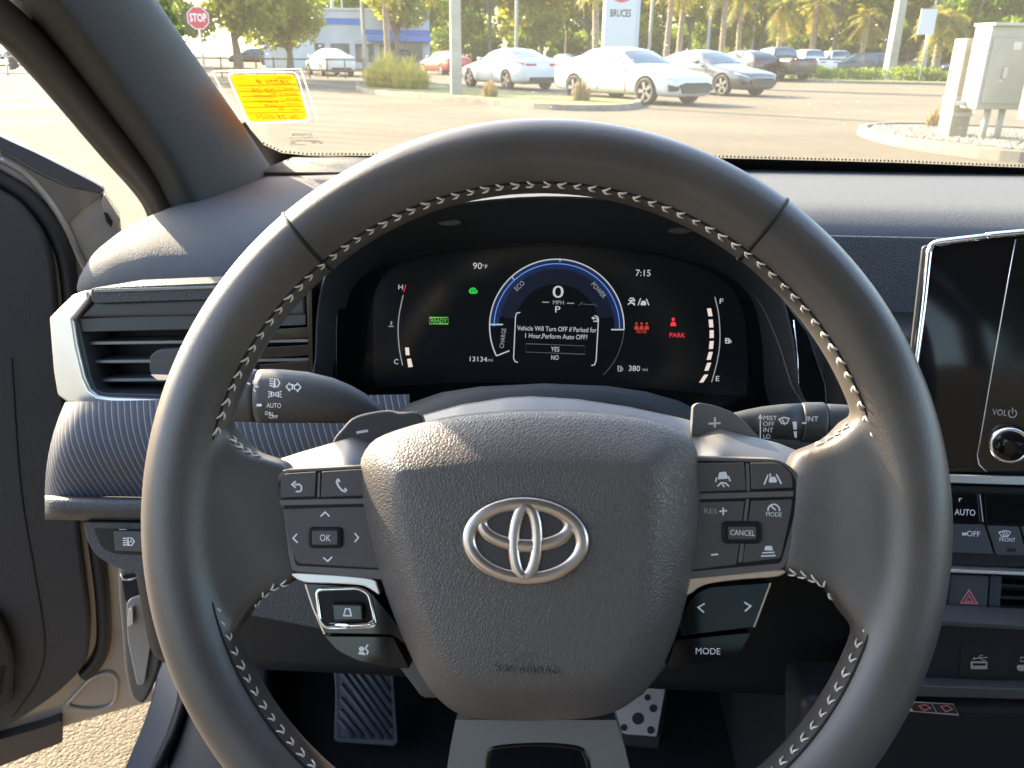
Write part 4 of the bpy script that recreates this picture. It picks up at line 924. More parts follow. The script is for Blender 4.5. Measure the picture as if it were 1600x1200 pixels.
# ================================================================== yellow paper on the glass
stick = thing('stock_sticker', 'yellow paper tag in clear sleeve stuck inside the windscreen beside the pillar', 'sticker', M=G1.M)
M_TRW = mat('thin_white_film', (.85,.85,.8), .5); _b = M_TRW.node_tree.nodes['Principled BSDF']; _t2 = N(M_TRW, 'ShaderNodeBsdfTranslucent'); _t2.inputs[0].default_value = (.9,.88,.8,1); _x = N(M_TRW, 'ShaderNodeMixShader'); _x.inputs[0].default_value = .75
L(M_TRW, _b.outputs[0], _x.inputs[1]); L(M_TRW, _t2.outputs[0], _x.inputs[2]); L(M_TRW, _x.outputs[0], [n for n in M_TRW.node_tree.nodes if n.type == 'OUTPUT_MATERIAL'][0].inputs[0])
M_CLEAR = mat('clear_sleeve', (.9,.92,.9), .15, alpha=.10)
flat('sleeve', G1, [rounded([(331,111),(468,107),(497,190),(395,194)], 4)], .0072, M_CLEAR, stick)
strokes('sleeve_highlight', G1, [[(331,112),(352,150),(375,186)],[(470,108),(484,150),(495,188)],[(333,111),(400,109),(470,107.5)]], 1.5, .0076, M_TRW, stick)  # white lines painted as the highlight along the clear sleeve
M_YEL = mat('yellow_card', (.90,.44,.010), .6); b_ = M_YEL.node_tree.nodes['Principled BSDF']
tl_ = N(M_YEL, 'ShaderNodeBsdfTranslucent'); tl_.inputs[0].default_value = (.72,.25,.004,1); mx_ = N(M_YEL, 'ShaderNodeMixShader'); mx_.inputs[0].default_value = .55
L(M_YEL, b_.outputs[0], mx_.inputs[1]); L(M_YEL, tl_.outputs[0], mx_.inputs[2]); L(M_YEL, mx_.outputs[0], [n for n in M_YEL.node_tree.nodes if n.type == 'OUTPUT_MATERIAL'][0].inputs[0])
flat('card', G1, [rounded([(358,117),(460,115.5),(481,186),(390,190)], 8)], .0090, M_YEL, stick)
strokes('card_border', G1, [rounded([(354,113.5),(463,112),(486,189),(387,193.5)], 10)], 1.2, .0095, M_TRW, stick, (0,))
M_INK = mat('brown_ink', (.52,.27,.012), .7)
for s_, x, y, h, wp in (('STOCK#',444,122,3.5,22),('19771 9',428,129,7,50),('YEAR',452,139,3.5,18),('20 25',412,142,6,38),('MAKE',454,147,3.5,20),('Toyota',415,150,5.5,38),('MODEL',456,155,3.5,22),('Camry',418,158.5,5,34),('COLOR',458,163,3.5,22),('CAVR',427,166,5,28),('VIN: . . 2H',452,171.5,3.5,34),('26 25 0121',433,183,6,66)):
    text('card_lettering', G1, s_, x, y, h, .0096, M_INK, stick, mirror=True, wpx=wp, rot=.5)
strokes('card_rule', G1, [[(372,134),(466,132)],[(374,143),(468,141)],[(377,151),(471,149)],[(379,159),(473,157.5)],[(381,168),(475,166)],[(385,177),(477,175)],[(436,136),(443,167)]], .8, .0095, M_INK, stick)

# ================================================================== open door
th_ = R(62)
D1 = Frame((-.575,.93,.80), (math.sin(th_), math.cos(th_), 0), (math.cos(th_), -math.sin(th_), 0))
door = thing('driver_door', 'open driver door with black vinyl panel and bronze painted edge', 'car door', M=D1.M)
shell_pts = [(-160,140),(0,218),(45,240),(100,267),(150,292),(162,298),(166,312),(188,344),(196,420),(205,600),(205,800),(195,900),(193,940),(196,1000),(206,1060),(240,1075),(243,1097),(170,1117),(60,1150),(0,1168),(-160,1215)]
plate('door_shell', D1, shell_pts, -.075, -.012, M_PAINT, door, .006, 4)
plate('belt_trim', D1, [(v.x,v.y) for v in catmull([(-160,134),(0,213),(50,236),(100,261),(150,287),(163,298),(150,301),(110,290),(60,268),(0,235),(-160,165)], 3)], -.02, -.002, M_PLASB, door, .003)
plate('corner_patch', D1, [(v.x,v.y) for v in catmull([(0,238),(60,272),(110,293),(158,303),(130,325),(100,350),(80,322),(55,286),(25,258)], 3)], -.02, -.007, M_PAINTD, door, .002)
plate('mirror_bracket', D1, rounded([(162,302),(180,330),(189,344),(186,350),(176,352),(166,340),(158,318)], 5), -.03, -.004, M_PAINT, door, .004)
flat('bracket_slot', D1, [[(162,331),(168,333),(176,346),(174,356),(166,346)]], -.0032, M_BLK, door)
seal_pts = [(v.x,v.y) for v in catmull([(-160,190),(0,280),(40,305),(75,345),(98,390),(108,440),(114,520),(130,700),(150,850),(160,930),(162,1000),(150,1035),(130,1055)], 4, closed=False)]
tube('door_weatherstrip', [D1.px(x,y,-.008) for x,y in seal_pts], .010, M_RUBBER, door, 10)
tube('sheet_edge', [D1.px(x,y,-.010) for x,y in [(v.x,v.y) for v in catmull([(0,247),(40,270),(75,310),(100,350),(118,390),(135,425)], 4, closed=False)]], .005, M_PAINT, door, 8)
panel_pts = [(v.x,v.y) for v in catmull([(-160,215),(0,298),(38,325),(66,362),(80,400),(88,460),(95,560),(112,720),(126,850),(139,950),(141,1000),(132,1040),(95,1080),(50,1113),(0,1142),(-160,1215),(-300,800)], 4)]
plate('trim_panel', D1, panel_pts, -.012, .012, M_DOOR, door, .006, 4)
tube('panel_seam', [D1.px(x,y,.0122) for x,y in [(v.x,v.y) for v in catmull([(18,560),(32,760),(55,900),(70,1000),(60,1060),(20,1120)], 4, closed=False)]], .0012, M_BLK, door, 6)
pk = plate('door_pocket', D1, [(v.x,v.y) for v in catmull([(-160,960),(-20,960),(8,985),(22,1030),(20,1070),(4,1110),(-160,1160)], 4)], .010, .030, M_SOFTBLK, door, .006, 4)
for i in range(9):
    c = (2+3*math.cos(i), 1055+4.5*i*.8); tube('speaker_slot', [D1.px(-8, 1046+5*i, .0305), D1.px(8-i*.6, 1043+5*i, .0305)], .0008, M_BLK, pk, 5)
tube('pressed_rim', [D1.px(x,y,-.011) for x,y in [(v.x,v.y) for v in catmull([(106,1102),(116,1088),(140,1062),(160,1052),(175,1052),(182,1066),(180,1090),(170,1103),(140,1108)], 4)]], .0032, M_PAINT, door, 8, closed=True)
plate('lower_seal', D1, rounded([(-160,1195),(0,1156),(70,1136),(97,1126),(98,1160),(0,1198),(-160,1250)], 4), -.03, .006, mat('brown_rubber', (.05,.038,.032), .55), door, .004)
# window frame of the door, running up and back from the mirror corner (mostly out of the picture)
# ================================================================== foot controls
Fp = Frame(at_d(570, 1095, 1.02), (1,0,0), (.05,-.75,.66))
fr_ = thing('footrest_pad', 'dark blue rubber footrest with diagonal ribs left of the steering column', 'footrest', M=Fp.M)
plate('pad', Fp, rounded([(517,1010),(612,1014),(622,1160),(616,1166),(526,1160),(521,1155),(524,1080)], [4,4,6,6,6,6,20]), -.02, 0, M_MATBLUE, fr_, .003)
ribs = [((530,1125),(553,1151)),((531,1109),(567,1152)),((532,1091),(582,1152)),((533,1070),(597,1153)),((527,1040),(610,1155)),((527,1025),(611,1138)),((537,1022),(610,1119)),((551,1020),(609,1099)),((566,1019),(608,1079)),((582,1018),(606,1057)),((596,1018),(606,1037))]
for a, b in ribs: tube('rib', [Fp.px(*a,.0006), Fp.px(*b,.0006)], .0030, M_MATBLUE, fr_, 8)
strokes('pad_border', Fp, [rounded([(526,1016),(604,1020),(615,1155),(530,1152)], 4)], 1.2, .0006, M_BLK, fr_, (0,))
Fa = Frame(at_d(1000, 1110, 1.0), (1,0,0), (0,-.80,.6))
ap = thing('accelerator_pedal', 'drilled aluminium accelerator pedal with black rubber studs', 'pedal', M=Fa.M)
plate('pedal_plate', Fa, rounded([(930,1020),(1046,1030),(1040,1080),(1027,1152),(976,1148),(940,1120)], 5), -.006, 0, M_ALU, ap, .0015)
plate('pedal_base', Fa, rounded([(945,1010),(1054,1024),(1046,1080),(1031,1172),(972,1166),(930,1120)], 6), -.03, -.005, M_RUBBER, ap, .004)
for x, y, r in ((1029,1071,6),(1012,1090,5),(1021,1107,6.3),(997,1123,9.5),(1017,1141,6),(975,1137,5.5)):
    plate('rubber_stud', Fa, ell(x,y,r,r,18), -.004, .0015, M_RUBBER, ap, .0006)

# ================================================================== outside: the lot
def Gp(px, py): return at_Z(px, py, 0)
M_ASPH = mat('lot_asphalt', (.2,.19,.17), .95, spec=.06)
def asphalt(M):
    b = M.node_tree.nodes['Principled BSDF']; tc = N(M, 'ShaderNodeTexCoord')
    n1 = N(M, 'ShaderNodeTexNoise'); n1.inputs['Scale'].default_value = .35; n1.inputs['Detail'].default_value = 5
    n2 = N(M, 'ShaderNodeTexVoronoi'); n2.inputs['Scale'].default_value = 165
    n3 = N(M, 'ShaderNodeTexNoise'); n3.inputs['Scale'].default_value = 5; n3.inputs['Detail'].default_value = 4
    for n_ in (n1,n3): L(M, tc.outputs['Object'], n_.inputs['Vector'])
    n4 = N(M, 'ShaderNodeTexNoise'); n4.inputs['Scale'].default_value = 110; n4.inputs['Detail'].default_value = 3; L(M, tc.outputs['Object'], n4.inputs['Vector'])
    v1 = N(M, 'ShaderNodeVectorMath', operation='SCALE'); v1.inputs['Scale'].default_value = .012; L(M, n4.outputs['Color'], v1.inputs[0])
    v2 = N(M, 'ShaderNodeVectorMath', operation='ADD'); L(M, tc.outputs['Object'], v2.inputs[0]); L(M, v1.outputs[0], v2.inputs[1]); L(M, v2.outputs[0], n2.inputs['Vector'])
    r = N(M, 'ShaderNodeValToRGB'); r.color_ramp.elements[0].position = .3; r.color_ramp.elements[1].position = .72
    r.color_ramp.elements[0].color = (.122,.104,.077,1); r.color_ramp.elements[1].color = (.168,.145,.110,1)
    mxn = N(M, 'ShaderNodeMath', operation='ADD'); ms = N(M, 'ShaderNodeMath', operation='MULTIPLY'); ms.inputs[1].default_value = .35
    L(M, n3.outputs['Fac'], ms.inputs[0]); L(M, n1.outputs['Fac'], mxn.inputs[0]); 
    sb_ = N(M, 'ShaderNodeMath', operation='SUBTRACT'); sb_.inputs[1].default_value = .175; L(M, ms.outputs[0], sb_.inputs[0]); L(M, sb_.outputs[0], mxn.inputs[1]); L(M, mxn.outputs[0], r.inputs[0])
    hs = N(M, 'ShaderNodeMix', data_type='RGBA', blend_type='MULTIPLY'); hs.inputs[0].default_value = .45
    sp = N(M, 'ShaderNodeSeparateColor'); L(M, n2.outputs['Color'], sp.inputs[0])
    mr = N(M, 'ShaderNodeMapRange'); mr.inputs[3].default_value = .55; mr.inputs[4].default_value = 1.35; L(M, sp.outputs[0], mr.inputs[0])
    L(M, r.outputs[0], hs.inputs[6]); L(M, mr.outputs[0], hs.inputs[7]); L(M, hs.outputs[2], b.inputs['Base Color'])
    bp = N(M, 'ShaderNodeBump'); bp.inputs['Strength'].default_value = .7; bp.inputs['Distance'].default_value = .005
    iv = N(M, 'ShaderNodeMath', operation='SUBTRACT'); iv.inputs[0].default_value = 1; L(M, n2.outputs['Distance'], iv.inputs[1]); L(M, iv.outputs[0], bp.inputs['Height']); L(M, bp.outputs[0], b.inputs['Normal'])
asphalt(M_ASPH)
g = mesh('ground', [(-700,-700,0),(700,-700,0),(700,900,0),(-700,900,0)], [(0,1,2,3)], M_ASPH, None, False); props(g, kind='structure')
M_LINE = vary(mat('road_paint', rough=.8), (.34,.32,.28), (.50,.48,.43), 4, 4)
def stripe(a, b, wd=.11, z=.004):
    A, B = Gp(*a), Gp(*b); d = (B-A).normalized(); nn = Vector((-d.y,d.x,0))*wd/2
    o = mesh('parking_line', [(p.x,p.y,z) for p in (A-nn,B-nn,B+nn,A+nn)], [(0,1,2,3)], M_LINE, None, False); return props(o, kind='structure')
for a, b in (((35,145),(125,181)),((-120,200),(130,187)),((-120,178),(118,160)),((-120,158),(70,148)),((-200,130),(60,118))): stripe(a, b)
M_CONC = vary(mat('kerb_concrete', rough=.9), (.12,.108,.085), (.17,.155,.125), 3, 5)
M_GRAV = grain(vary(mat('pale_gravel', rough=.95), (.13,.115,.085), (.22,.20,.155), 14, 6), 30, 1.0, .03, 'noise')
M_LAWN = grain(vary(mat('dry_lawn', rough=.95), (.10,.115,.03), (.20,.19,.06), 3, 6), 40, 1.0, .03, 'noise')
def island(name, pts, M, label=None, h=.13):
    P = [Gp(*p) for p in pts]; P = [Vector((v.x,v.y)) for v in catmull([Vector((p.x,p.y)) for p in P], 4)]
    c = sum(P, Vector((0,0)))/len(P); n = len(P)
    inn = [p+(c-p).normalized()*.16 for p in P]
    V = [(p.x,p.y,.0) for p in P]+[(p.x+(c-p).normalized().x*.03,p.y+(c-p).normalized().y*.03,h) for p in P]+[(p.x,p.y,h) for p in inn]+[(p.x,p.y,h-.05) for p in inn]
    Fc = []
    for k in range(3):
        for i in range(n): Fc.append((k*n+i, k*n+(i+1) % n, (k+1)*n+(i+1) % n, (k+1)*n+i))
    o = fixnormals(mesh('kerb', V, Fc, M_CONC, None, False)); props(o, kind='structure')
    f = mesh(name, [(p.x,p.y,h-.03) for p in inn], [tuple(range(n))], M, None, False)
    if f.data.polygons[0].normal.z < 0: f.data.flip_normals()
    props(f, kind='structure'); return o
island('planting_bed', [(556,138),(575,146),(640,153),(760,163),(860,172),(960,173),(1002,167),(985,159),(900,155),(800,147),(700,138),(620,131),(570,132)], M_LAWN)
island('gravel_bed', [(1338,209),(1370,203),(1450,203),(1700,215),(2000,235),(2000,285),(1700,262),(1560,252),(1440,236),(1370,222)], M_GRAV)
island('hedge_bed', [(1215,125),(1280,129),(1400,132),(1520,135),(1700,140),(1700,133),(1500,128),(1380,124),(1260,121),(1215,121)], M_LAWN)

# loose stones on the gravel bed
g_ = random.Random(5); V, Fc = [], []
for i in range(2600):
    x_ = g_.uniform(1362,1700); p = Gp(x_, g_.uniform(207+max(0,x_-1450)*.055, 218+(x_-1362)*.13))
    r = g_.uniform(.012,.035); b = len(V); z = .115
    for d in ((1,0,0),(0,1,0),(-1,0,0),(0,-1,0),(0,0,.8)): V.append((p.x+d[0]*r*g_.uniform(.7,1.3), p.y+d[1]*r*g_.uniform(.7,1.3), z+d[2]*r))
    Fc += [(b,b+1,b+4),(b+1,b+2,b+4),(b+2,b+3,b+4),(b+3,b,b+4)]
M_STONE = vary(mat('pale_stone', rough=.9), (.16,.145,.115), (.34,.31,.26), 40, 2)
gv = mesh('gravel', V, Fc, M_STONE, None, False); props(gv, 'pale loose gravel around the utility cabinets', 'gravel', kind='stuff')
# ================================================================== parked cars
M_SKYTINT = mat('sky_tinted_glass', (.07,.10,.11), .04, spec=.9)  # teal base colour puts the reflected sky into the glass
M_TYRE = mat('tyre_rubber', (.015,.015,.015), .8)
M_WHEEL = mat('dark_alloy', (.20,.19,.18), .4, metal=.5); M_WHEELS = mat('bright_alloy', (.55,.54,.52), .35, metal=.8)
M_LAMP = mat('tail_lamp_red', (.35,.01,.015), .2); M_HEADL = mat('head_lamp', (.5,.52,.55), .12)
M_GRILLE = mat('car_black_trim', (.012,.012,.013), .5)
def paint(name, col, metal=0.0): return mat('paint_'+name, col, .28, metal=metal, coat=.7)
PT = {'white': paint('white', (.54,.54,.53)), 'grey': paint('grey', (.075,.08,.085), .3), 'red': paint('red', (.42,.015,.022)), 'black': paint('black', (.012,.012,.014)), 'navy': paint('navy', (.022,.032,.055), .2), 'silver': paint('silver', (.42,.43,.44), .5), 'blue': paint('blue', (.03,.12,.45))}
# stations: x from nose, top z, belt z, half width, roof half width, bottom z
CARS = {
 'sedan': dict(L=4.9, st=[(0,.66,.60,.52,.42,.30),(.06,.72,.66,.72,.60,.22),(.25,.78,.72,.84,.70,.20),(.7,.86,.80,.905,.74,.20),(1.2,.94,.88,.92,.76,.20),(1.5,.99,.93,.92,.77,.20),(1.85,1.20,.96,.92,.68,.20),(2.25,1.38,.98,.92,.60,.20),(2.75,1.445,.99,.92,.575,.20),(3.3,1.42,1.0,.92,.57,.20),(3.75,1.31,1.01,.92,.58,.20),(4.15,1.17,1.02,.91,.65,.20),(4.45,1.08,1.00,.89,.74,.22),(4.75,1.06,.98,.84,.72,.26),(4.87,1.02,.92,.74,.64,.30),(4.9,.90,.84,.66,.58,.34)],
   wheels=(.97,3.80), wr=.335, ws=(1.56,2.14), rg=(3.42,4.28), side=[(1.95,2.78),(2.86,3.92)], arch=.38),
 'suv': dict(L=4.6, st=[(0,.80,.72,.60,.5,.32),(.06,.90,.82,.80,.66,.26),(.3,.98,.92,.88,.74,.25),(.8,1.05,.99,.91,.76,.25),(1.15,1.10,1.03,.92,.77,.25),(1.5,1.36,1.05,.92,.70,.25),(1.85,1.56,1.06,.92,.64,.25),(2.4,1.66,1.07,.92,.62,.25),(3.2,1.65,1.08,.92,.62,.25),(3.9,1.58,1.10,.92,.62,.25),(4.3,1.40,1.11,.90,.68,.28),(4.5,1.15,1.06,.86,.72,.32),(4.6,.95,.88,.72,.62,.36)],
   wheels=(.88,3.55), wr=.35, ws=(1.2,1.78), rg=(3.98,4.42), side=[(1.55,2.42),(2.5,3.3),(3.38,3.95)], arch=.40),
 'pickup': dict(L=5.4, st=[(0,.95,.85,.68,.55,.40),(.06,1.08,1.0,.86,.75,.36),(.4,1.14,1.08,.93,.8,.34),(1.2,1.18,1.12,.95,.82,.34),(1.5,1.22,1.16,.95,.82,.34),(1.85,1.55,1.18,.95,.74,.34),(2.1,1.78,1.18,.95,.68,.34),(2.7,1.84,1.18,.95,.67,.34),(3.45,1.82,1.18,.95,.67,.34),(3.62,1.62,1.18,.95,.72,.34),(3.70,1.20,1.16,.95,.84,.34),(4.5,1.19,1.15,.95,.86,.36),(5.3,1.18,1.14,.94,.86,.40),(5.4,1.12,1.08,.88,.80,.44)],
   wheels=(1.0,4.35), wr=.40, ws=(1.55,2.05), rg=(3.52,3.68), side=[(1.95,2.6),(2.68,3.42)], arch=.46)}
def car_section(sp, x):
    st = np.array(sp['st']); v = [np.interp(x, st[:,0], st[:,k]) for k in range(1,6)]
    zt, zb, hw, hr, z0 = v
    rail = zt-.035 if zt-zb < .16 else zt-.075
    return [(0,z0),(hw*.86,z0),(hw*.97,z0+.10),(hw,z0+.30 if zb-z0 > .5 else (z0+zb)/2),(hw*.985,zb-.10),(hw*.955,zb),(hr+(hw*.955-hr)*.06,rail-.01),(hr*.80,zt-.022),(0,zt)]
def car_surf(sp, x, t):
    c = car_section(sp, x); i = min(int(t), 7); f = t-i
    return Vector((x, c[i][0]*(1-f)+c[i+1][0]*f, c[i][1]*(1-f)+c[i+1][1]*f))
PROTO = {}
def car_meshes(kind):
    if kind in PROTO: return PROTO[kind]
    sp = CARS[kind]; out = []
    st = [s[0] for s in sp['st']]; xs = []
    for a, b in zip(st[:-1], st[1:]):
        k = max(1, int(round((b-a)/.16)))
        xs += [a+(b-a)*i/k for i in range(k)]
    xs.append(st[-1])
    V, Fc = [], []; n = 16
    for x in xs:
        c = car_section(sp, x); V += [(x,y,z) for y,z in c] + [(x,-y,z) for y,z in c[-2:0:-1]]
    for i in range(len(xs)-1):
        for k in range(n): Fc.append((i*n+k, i*n+(k+1) % n, (i+1)*n+(k+1) % n, (i+1)*n+k))
    Fc.append(tuple(range(n))); Fc.append(tuple(range((len(xs)-1)*n+n-1, (len(xs)-1)*n-1, -1)))
    body = fixnormals(mesh('car_body_tmp', V, Fc, PT['white']))
    sm = body.modifiers.new('s','SUBSURF'); sm.levels = 1; sm.render_levels = 1; bake(body)
    for wx in sp['wheels']:
        bm = bmesh.new(); bmesh.ops.create_cone(bm, cap_ends=True, segments=28, radius1=sp['arch'], radius2=sp['arch'], depth=2.6, matrix=Matrix.Translation((wx,0,sp['wr']+.01)) @ Matrix.Rotation(R(90),4,'X'))
        cm = bpy.data.meshes.new('cut'); bm.to_mesh(cm); bm.free(); cut = bpy.data.objects.new('cut', cm); COL.objects.link(cut)
        bo = body.modifiers.new('b','BOOLEAN'); bo.operation = 'DIFFERENCE'; bo.object = cut; bo.solver = 'EXACT'; bake(body)
        bpy.data.objects.remove(cut)
    me = body.data; bpy.data.objects.remove(body)
    me.materials.clear(); me.materials.append(PT['white'])
    bmm = bmesh.new(); bmm.from_mesh(me)
    for f in bmm.faces: f.smooth = True
    for e in bmm.edges:
        if len(e.link_faces) == 2 and e.calc_face_angle(0) > R(38): e.smooth = False
    bmm.to_mesh(me); bmm.free()
    out.append(('body', me, None, Vector()))
    def patch(name, x0, x1, t0, t1, M, sides=(1,-1), nx=8, ntt=4, off=.012, cross=False, sh0=0.0, sh1=0.0):
        for s in sides:
            V, Fc = [], []
            for i in range(nx+1):
                for j in range(ntt+1):
                    t = t0+(t1-t0)*j/ntt; q = j/ntt; x = x0+sh0*q+((x1+sh1*q)-(x0+sh0*q))*i/nx
                    p = car_surf(sp, x, t); e = 1e-3; du = car_surf(sp, x+e, t)-car_surf(sp, x-e, t); dv = car_surf(sp, x, min(t+e,8))-car_surf(sp, x, t-e)
                    nn = du.cross(dv); nn = nn.normalized() if nn.length > 0 else Vector((0,1,0))
                    if nn.dot(Vector((0,p.y,p.z-.7))) < 0: nn = -nn
                    p = p+nn*off; V.append((p.x, p.y*s, p.z))
            m_ = ntt+1
            for i in range(nx):
                for j in range(ntt): Fc.append((i*m_+j,(i+1)*m_+j,(i+1)*m_+j+1,i*m_+j+1))
            tmp = fixnormals(mesh('t', V, Fc, M)); mm = tmp.data; bpy.data.objects.remove(tmp); out.append((name, mm, None, Vector()))
    for a, b in sp['side']:
        first, last = (a, b) == sp['side'][0], (a, b) == sp['side'][-1]
        patch('side_window', a-.18 if first else a, b+.2 if last else b, 5.10, 5.90, M_SKYTINT, sh0=.36 if first else 0, sh1=-.42 if last else 0)
    def across(name, x0, x1, M, off=.012):
        V, Fc = [], []; ts = [6.05,6.5,7,7.5,8]; nx = 6
        for i in range(nx+1):
            x = x0+(x1-x0)*i/nx
            row = [car_surf(sp, x, t) for t in ts]; row = [Vector((p.x,p.y*.97,p.z+off)) for p in row]; V += row+[Vector((p.x,-p.y,p.z)) for p in row[-2::-1]]
        m_ = 9
        for i in range(nx):
            for j in range(m_-1): Fc.append((i*m_+j,(i+1)*m_+j,(i+1)*m_+j+1,i*m_+j+1))
        tmp = fixnormals(mesh('t', V, Fc, M)); mm = tmp.data; bpy.data.objects.remove(tmp); out.append((name, mm, None, Vector()))
    across('windscreen', *sp['ws'], M_SKYTINT); across('rear_window', *sp['rg'], M_SKYTINT)
    Lc = sp['L']
    for a, b in sp['side'][:2]: patch('door_seam', b+.02, b+.045, 2.0, 5.0, M_GRILLE, nx=1, ntt=8, off=.004); patch('door_handle', b-.22, b-.05, 4.62, 4.80, M_GRILLE if kind == 'x' else M_WHEELS, nx=2, ntt=1, off=.03)
    patch('door_seam', sp['side'][0][0]-.25, sp['side'][0][0]-.225, 2.0, 4.8, M_GRILLE, nx=1, ntt=8, off=.004)
    zf = np.interp(.06, [s[0] for s in sp['st']], [s[2] for s in sp['st']])
    def bx_(name, lo, hi, M, bv=.015):
        o = box(name, lo, hi, M, None, bv); bake(o); mm = o.data; bpy.data.objects.remove(o); out.append((name, mm, None, Vector()))
    k = 0 if kind == 'sedan' else .12 if kind == 'suv' else .28
    V = [(-.03,-.48,.30+k*.6),(-.03,.48,.30+k*.6),(-.01,.60,.50+k),(-.03,.40,.56+k),(-.03,-.40,.56+k),(-.01,-.60,.50+k)]
    V2 = [(.18,p[1]*1.1,p[2]) for p in V]; tmp = fixnormals(mesh('t', V+V2, [(0,1,2,3,4,5),(11,10,9,8,7,6)]+[(i,(i+1) % 6,(i+1) % 6+6,i+6) for i in range(6)], M_GRILLE, None, False)); out.append(('grille', tmp.data, None, Vector())); bpy.data.objects.remove(tmp)
    for s in (-1,1):
        patch('head_lamp', .05, .50, 4.35, 4.75, M_HEADL, (s,), off=.015)
        patch('air_intake', .03, .22, 2.3, 3.3, M_GRILLE, (s,), off=.015)
        patch('tail_lamp', Lc-.42 if kind == 'sedan' else Lc-.25, Lc-.06, 4.2, 4.7, M_LAMP, (s,), off=.015)
        a_, b_ = sorted((s*.28, s*.70)); bx_('tail_lamp', (Lc-.09,a_,.84+k*.5), (Lc+.012,b_,.91+k*.5), M_LAMP)
        a_, b_ = sorted((s*.93, s*1.10)); bx_('door_mirror', (sp['ws'][0]+.42,a_,.97+k*.8), (sp['ws'][0]+.60,b_,1.10+k*.8), None, .03)
    bx_('rear_diffuser', (Lc-.12,-.55,.28+k*.4), (Lc+.01,.55,.46+k*.4), M_GRILLE)
    if kind == 'pickup': bx_('bed_liner', (3.85,-.78,.9), (5.3,.78,1.225), M_GRILLE)
    # wheel: tyre and spoked rim
    def ring(prof, n=28): return [[Vector((r*math.cos(2*math.pi*i/n), y, r*math.sin(2*math.pi*i/n))) for i in range(n)] for r, y in prof]
    w_ = sp['wr']
    tmp = fixnormals(loft('t', ring(((.02,-.03),(w_*.66,-.03),(w_*.70,-.10),(w_*.92,-.115),(w_,-.08),(w_,.08),(w_*.92,.115),(w_*.70,.10),(w_*.66,.03),(.02,.03))), M_TYRE, caps=False)); ty = tmp.data; bpy.data.objects.remove(tmp)
    V, Fc = [], []
    for s in range(5):
        for q in (-1,1):
            a = 2*math.pi*s/5+q*.13; b = len(V); d = Vector((math.cos(a),0,math.sin(a))); t = Vector((-math.sin(a),0,math.cos(a)))
            for y in (-.105,-.06,.06,.105):
                V += [d*.04-t*.03+Vector((0,y,0)), d*w_*.70-t*.02+Vector((0,y*.95,0)), d*w_*.70+t*.02+Vector((0,y*.95,0)), d*.04+t*.03+Vector((0,y,0))]
            for u in (0,8):
                o_ = b+u; Fc += [(o_,o_+1,o_+2,o_+3),(o_+4,o_+5,o_+6,o_+7),(o_,o_+1,o_+5,o_+4),(o_+2,o_+3,o_+7,o_+6)]
    tmp = fixnormals(mesh('t', V, Fc, M_WHEEL, None, False)); rm_ = tmp.data; bpy.data.objects.remove(tmp)
    out.append(('WHEEL', ty, rm_, None))
    PROTO[kind] = out; return out
def put_car(kind, anchor, heading, col, label, group=None, wheel_at=0, side=-1, alloy=None, name=None):
    """anchor: picture point where one tyre meets the ground; heading in degrees from +X (nose direction)"""
    sp = CARS[kind]; A = Gp(*anchor) if not isinstance(anchor, Vector) else anchor
    h = R(heading); fx = Vector((math.cos(h), math.sin(h), 0)); fy = Vector((-fx.y, fx.x, 0))
    # local x runs from nose to tail, local y to the car's right hand when seen from the tail
    ex, ey = -fx, -fy
    Ld = sp['wheels'][wheel_at]; base = A - ex*Ld - ey*(side*.84)
    root = thing(name or {'sedan':'parked_sedan','suv':'parked_suv','pickup':'parked_pickup'}[kind], label, {'sedan':'car','suv':'car','pickup':'pickup truck'}[kind], group=group or 'cars parked on the lot')
    mm = Matrix((ex, ey, Vector((0,0,1)))).transposed().to_4x4(); mm.translation = base; root.matrix_world = mm
    for nm, me, me2, _ in car_meshes(kind):
        if nm == 'WHEEL':
            for wx in sp['wheels']:
                for s in (-1,1):
                    t = bpy.data.objects.new('wheel', me); COL.objects.link(t); t.parent = root; t.location = (wx, s*.80, sp['wr'])
                    q = bpy.data.objects.new('wheel_rim', me2); COL.objects.link(q); q.parent = t
                    if alloy: q.material_slots[0].link = 'OBJECT'; q.material_slots[0].material = alloy
            continue
        o = bpy.data.objects.new(nm, me); COL.objects.link(o); o.parent = root
        if nm in ('body','door_mirror'):
            if len(o.material_slots) == 0: me.materials.append(PT['white'])
            o.material_slots[0].link = 'OBJECT'; o.material_slots[0].material = PT[col]
    return root
HD = -50
put_car('sedan', (1008,163.5), HD, 'white', 'white sedan with nose to the right, nearest behind the planted kerb', side=1, alloy=None)
put_car('sedan', (1127,150), HD-3, 'grey', 'grey sedan with dark grille parked beside the white sedan', side=1)
put_car('sedan', (792,140.5), 180+HD-6, 'white', 'white sedan seen from behind, just right of the near light pole', wheel_at=1, side=-1)
put_car('sedan', (503,119), 180+HD-10, 'white', 'white sedan seen from behind, left of the tall grass clump', wheel_at=1, side=-1)
put_car('sedan', (690,117), 180+HD-8, 'red', 'red car half hidden by the near light pole', wheel_at=1, side=-1)
put_car('suv', (612,108), 180+HD-6, 'black', 'dark car showing its tail above the tall grass clump', wheel_at=1, side=-1)
put_car('sedan', (884,112), 180+HD, 'silver', 'silver car between the two white sedans, further back', wheel_at=1, side=-1)
put_car('suv', (1160,126), 118, 'black', 'black SUV right behind the grey sedan, left of the black pickup', wheel_at=1, side=-1)
put_car('pickup', (1216,127), 112, 'black', 'black pickup with red tail lamps behind the grey sedan', wheel_at=1, side=-1)
put_car('pickup', (1262,122), 108, 'white', 'white pickup seen from behind past the black pickups', wheel_at=1, side=-1)
put_car('pickup', (1303,121), 106, 'white', 'second white pickup, just left of the navy SUV', wheel_at=1, side=-1)
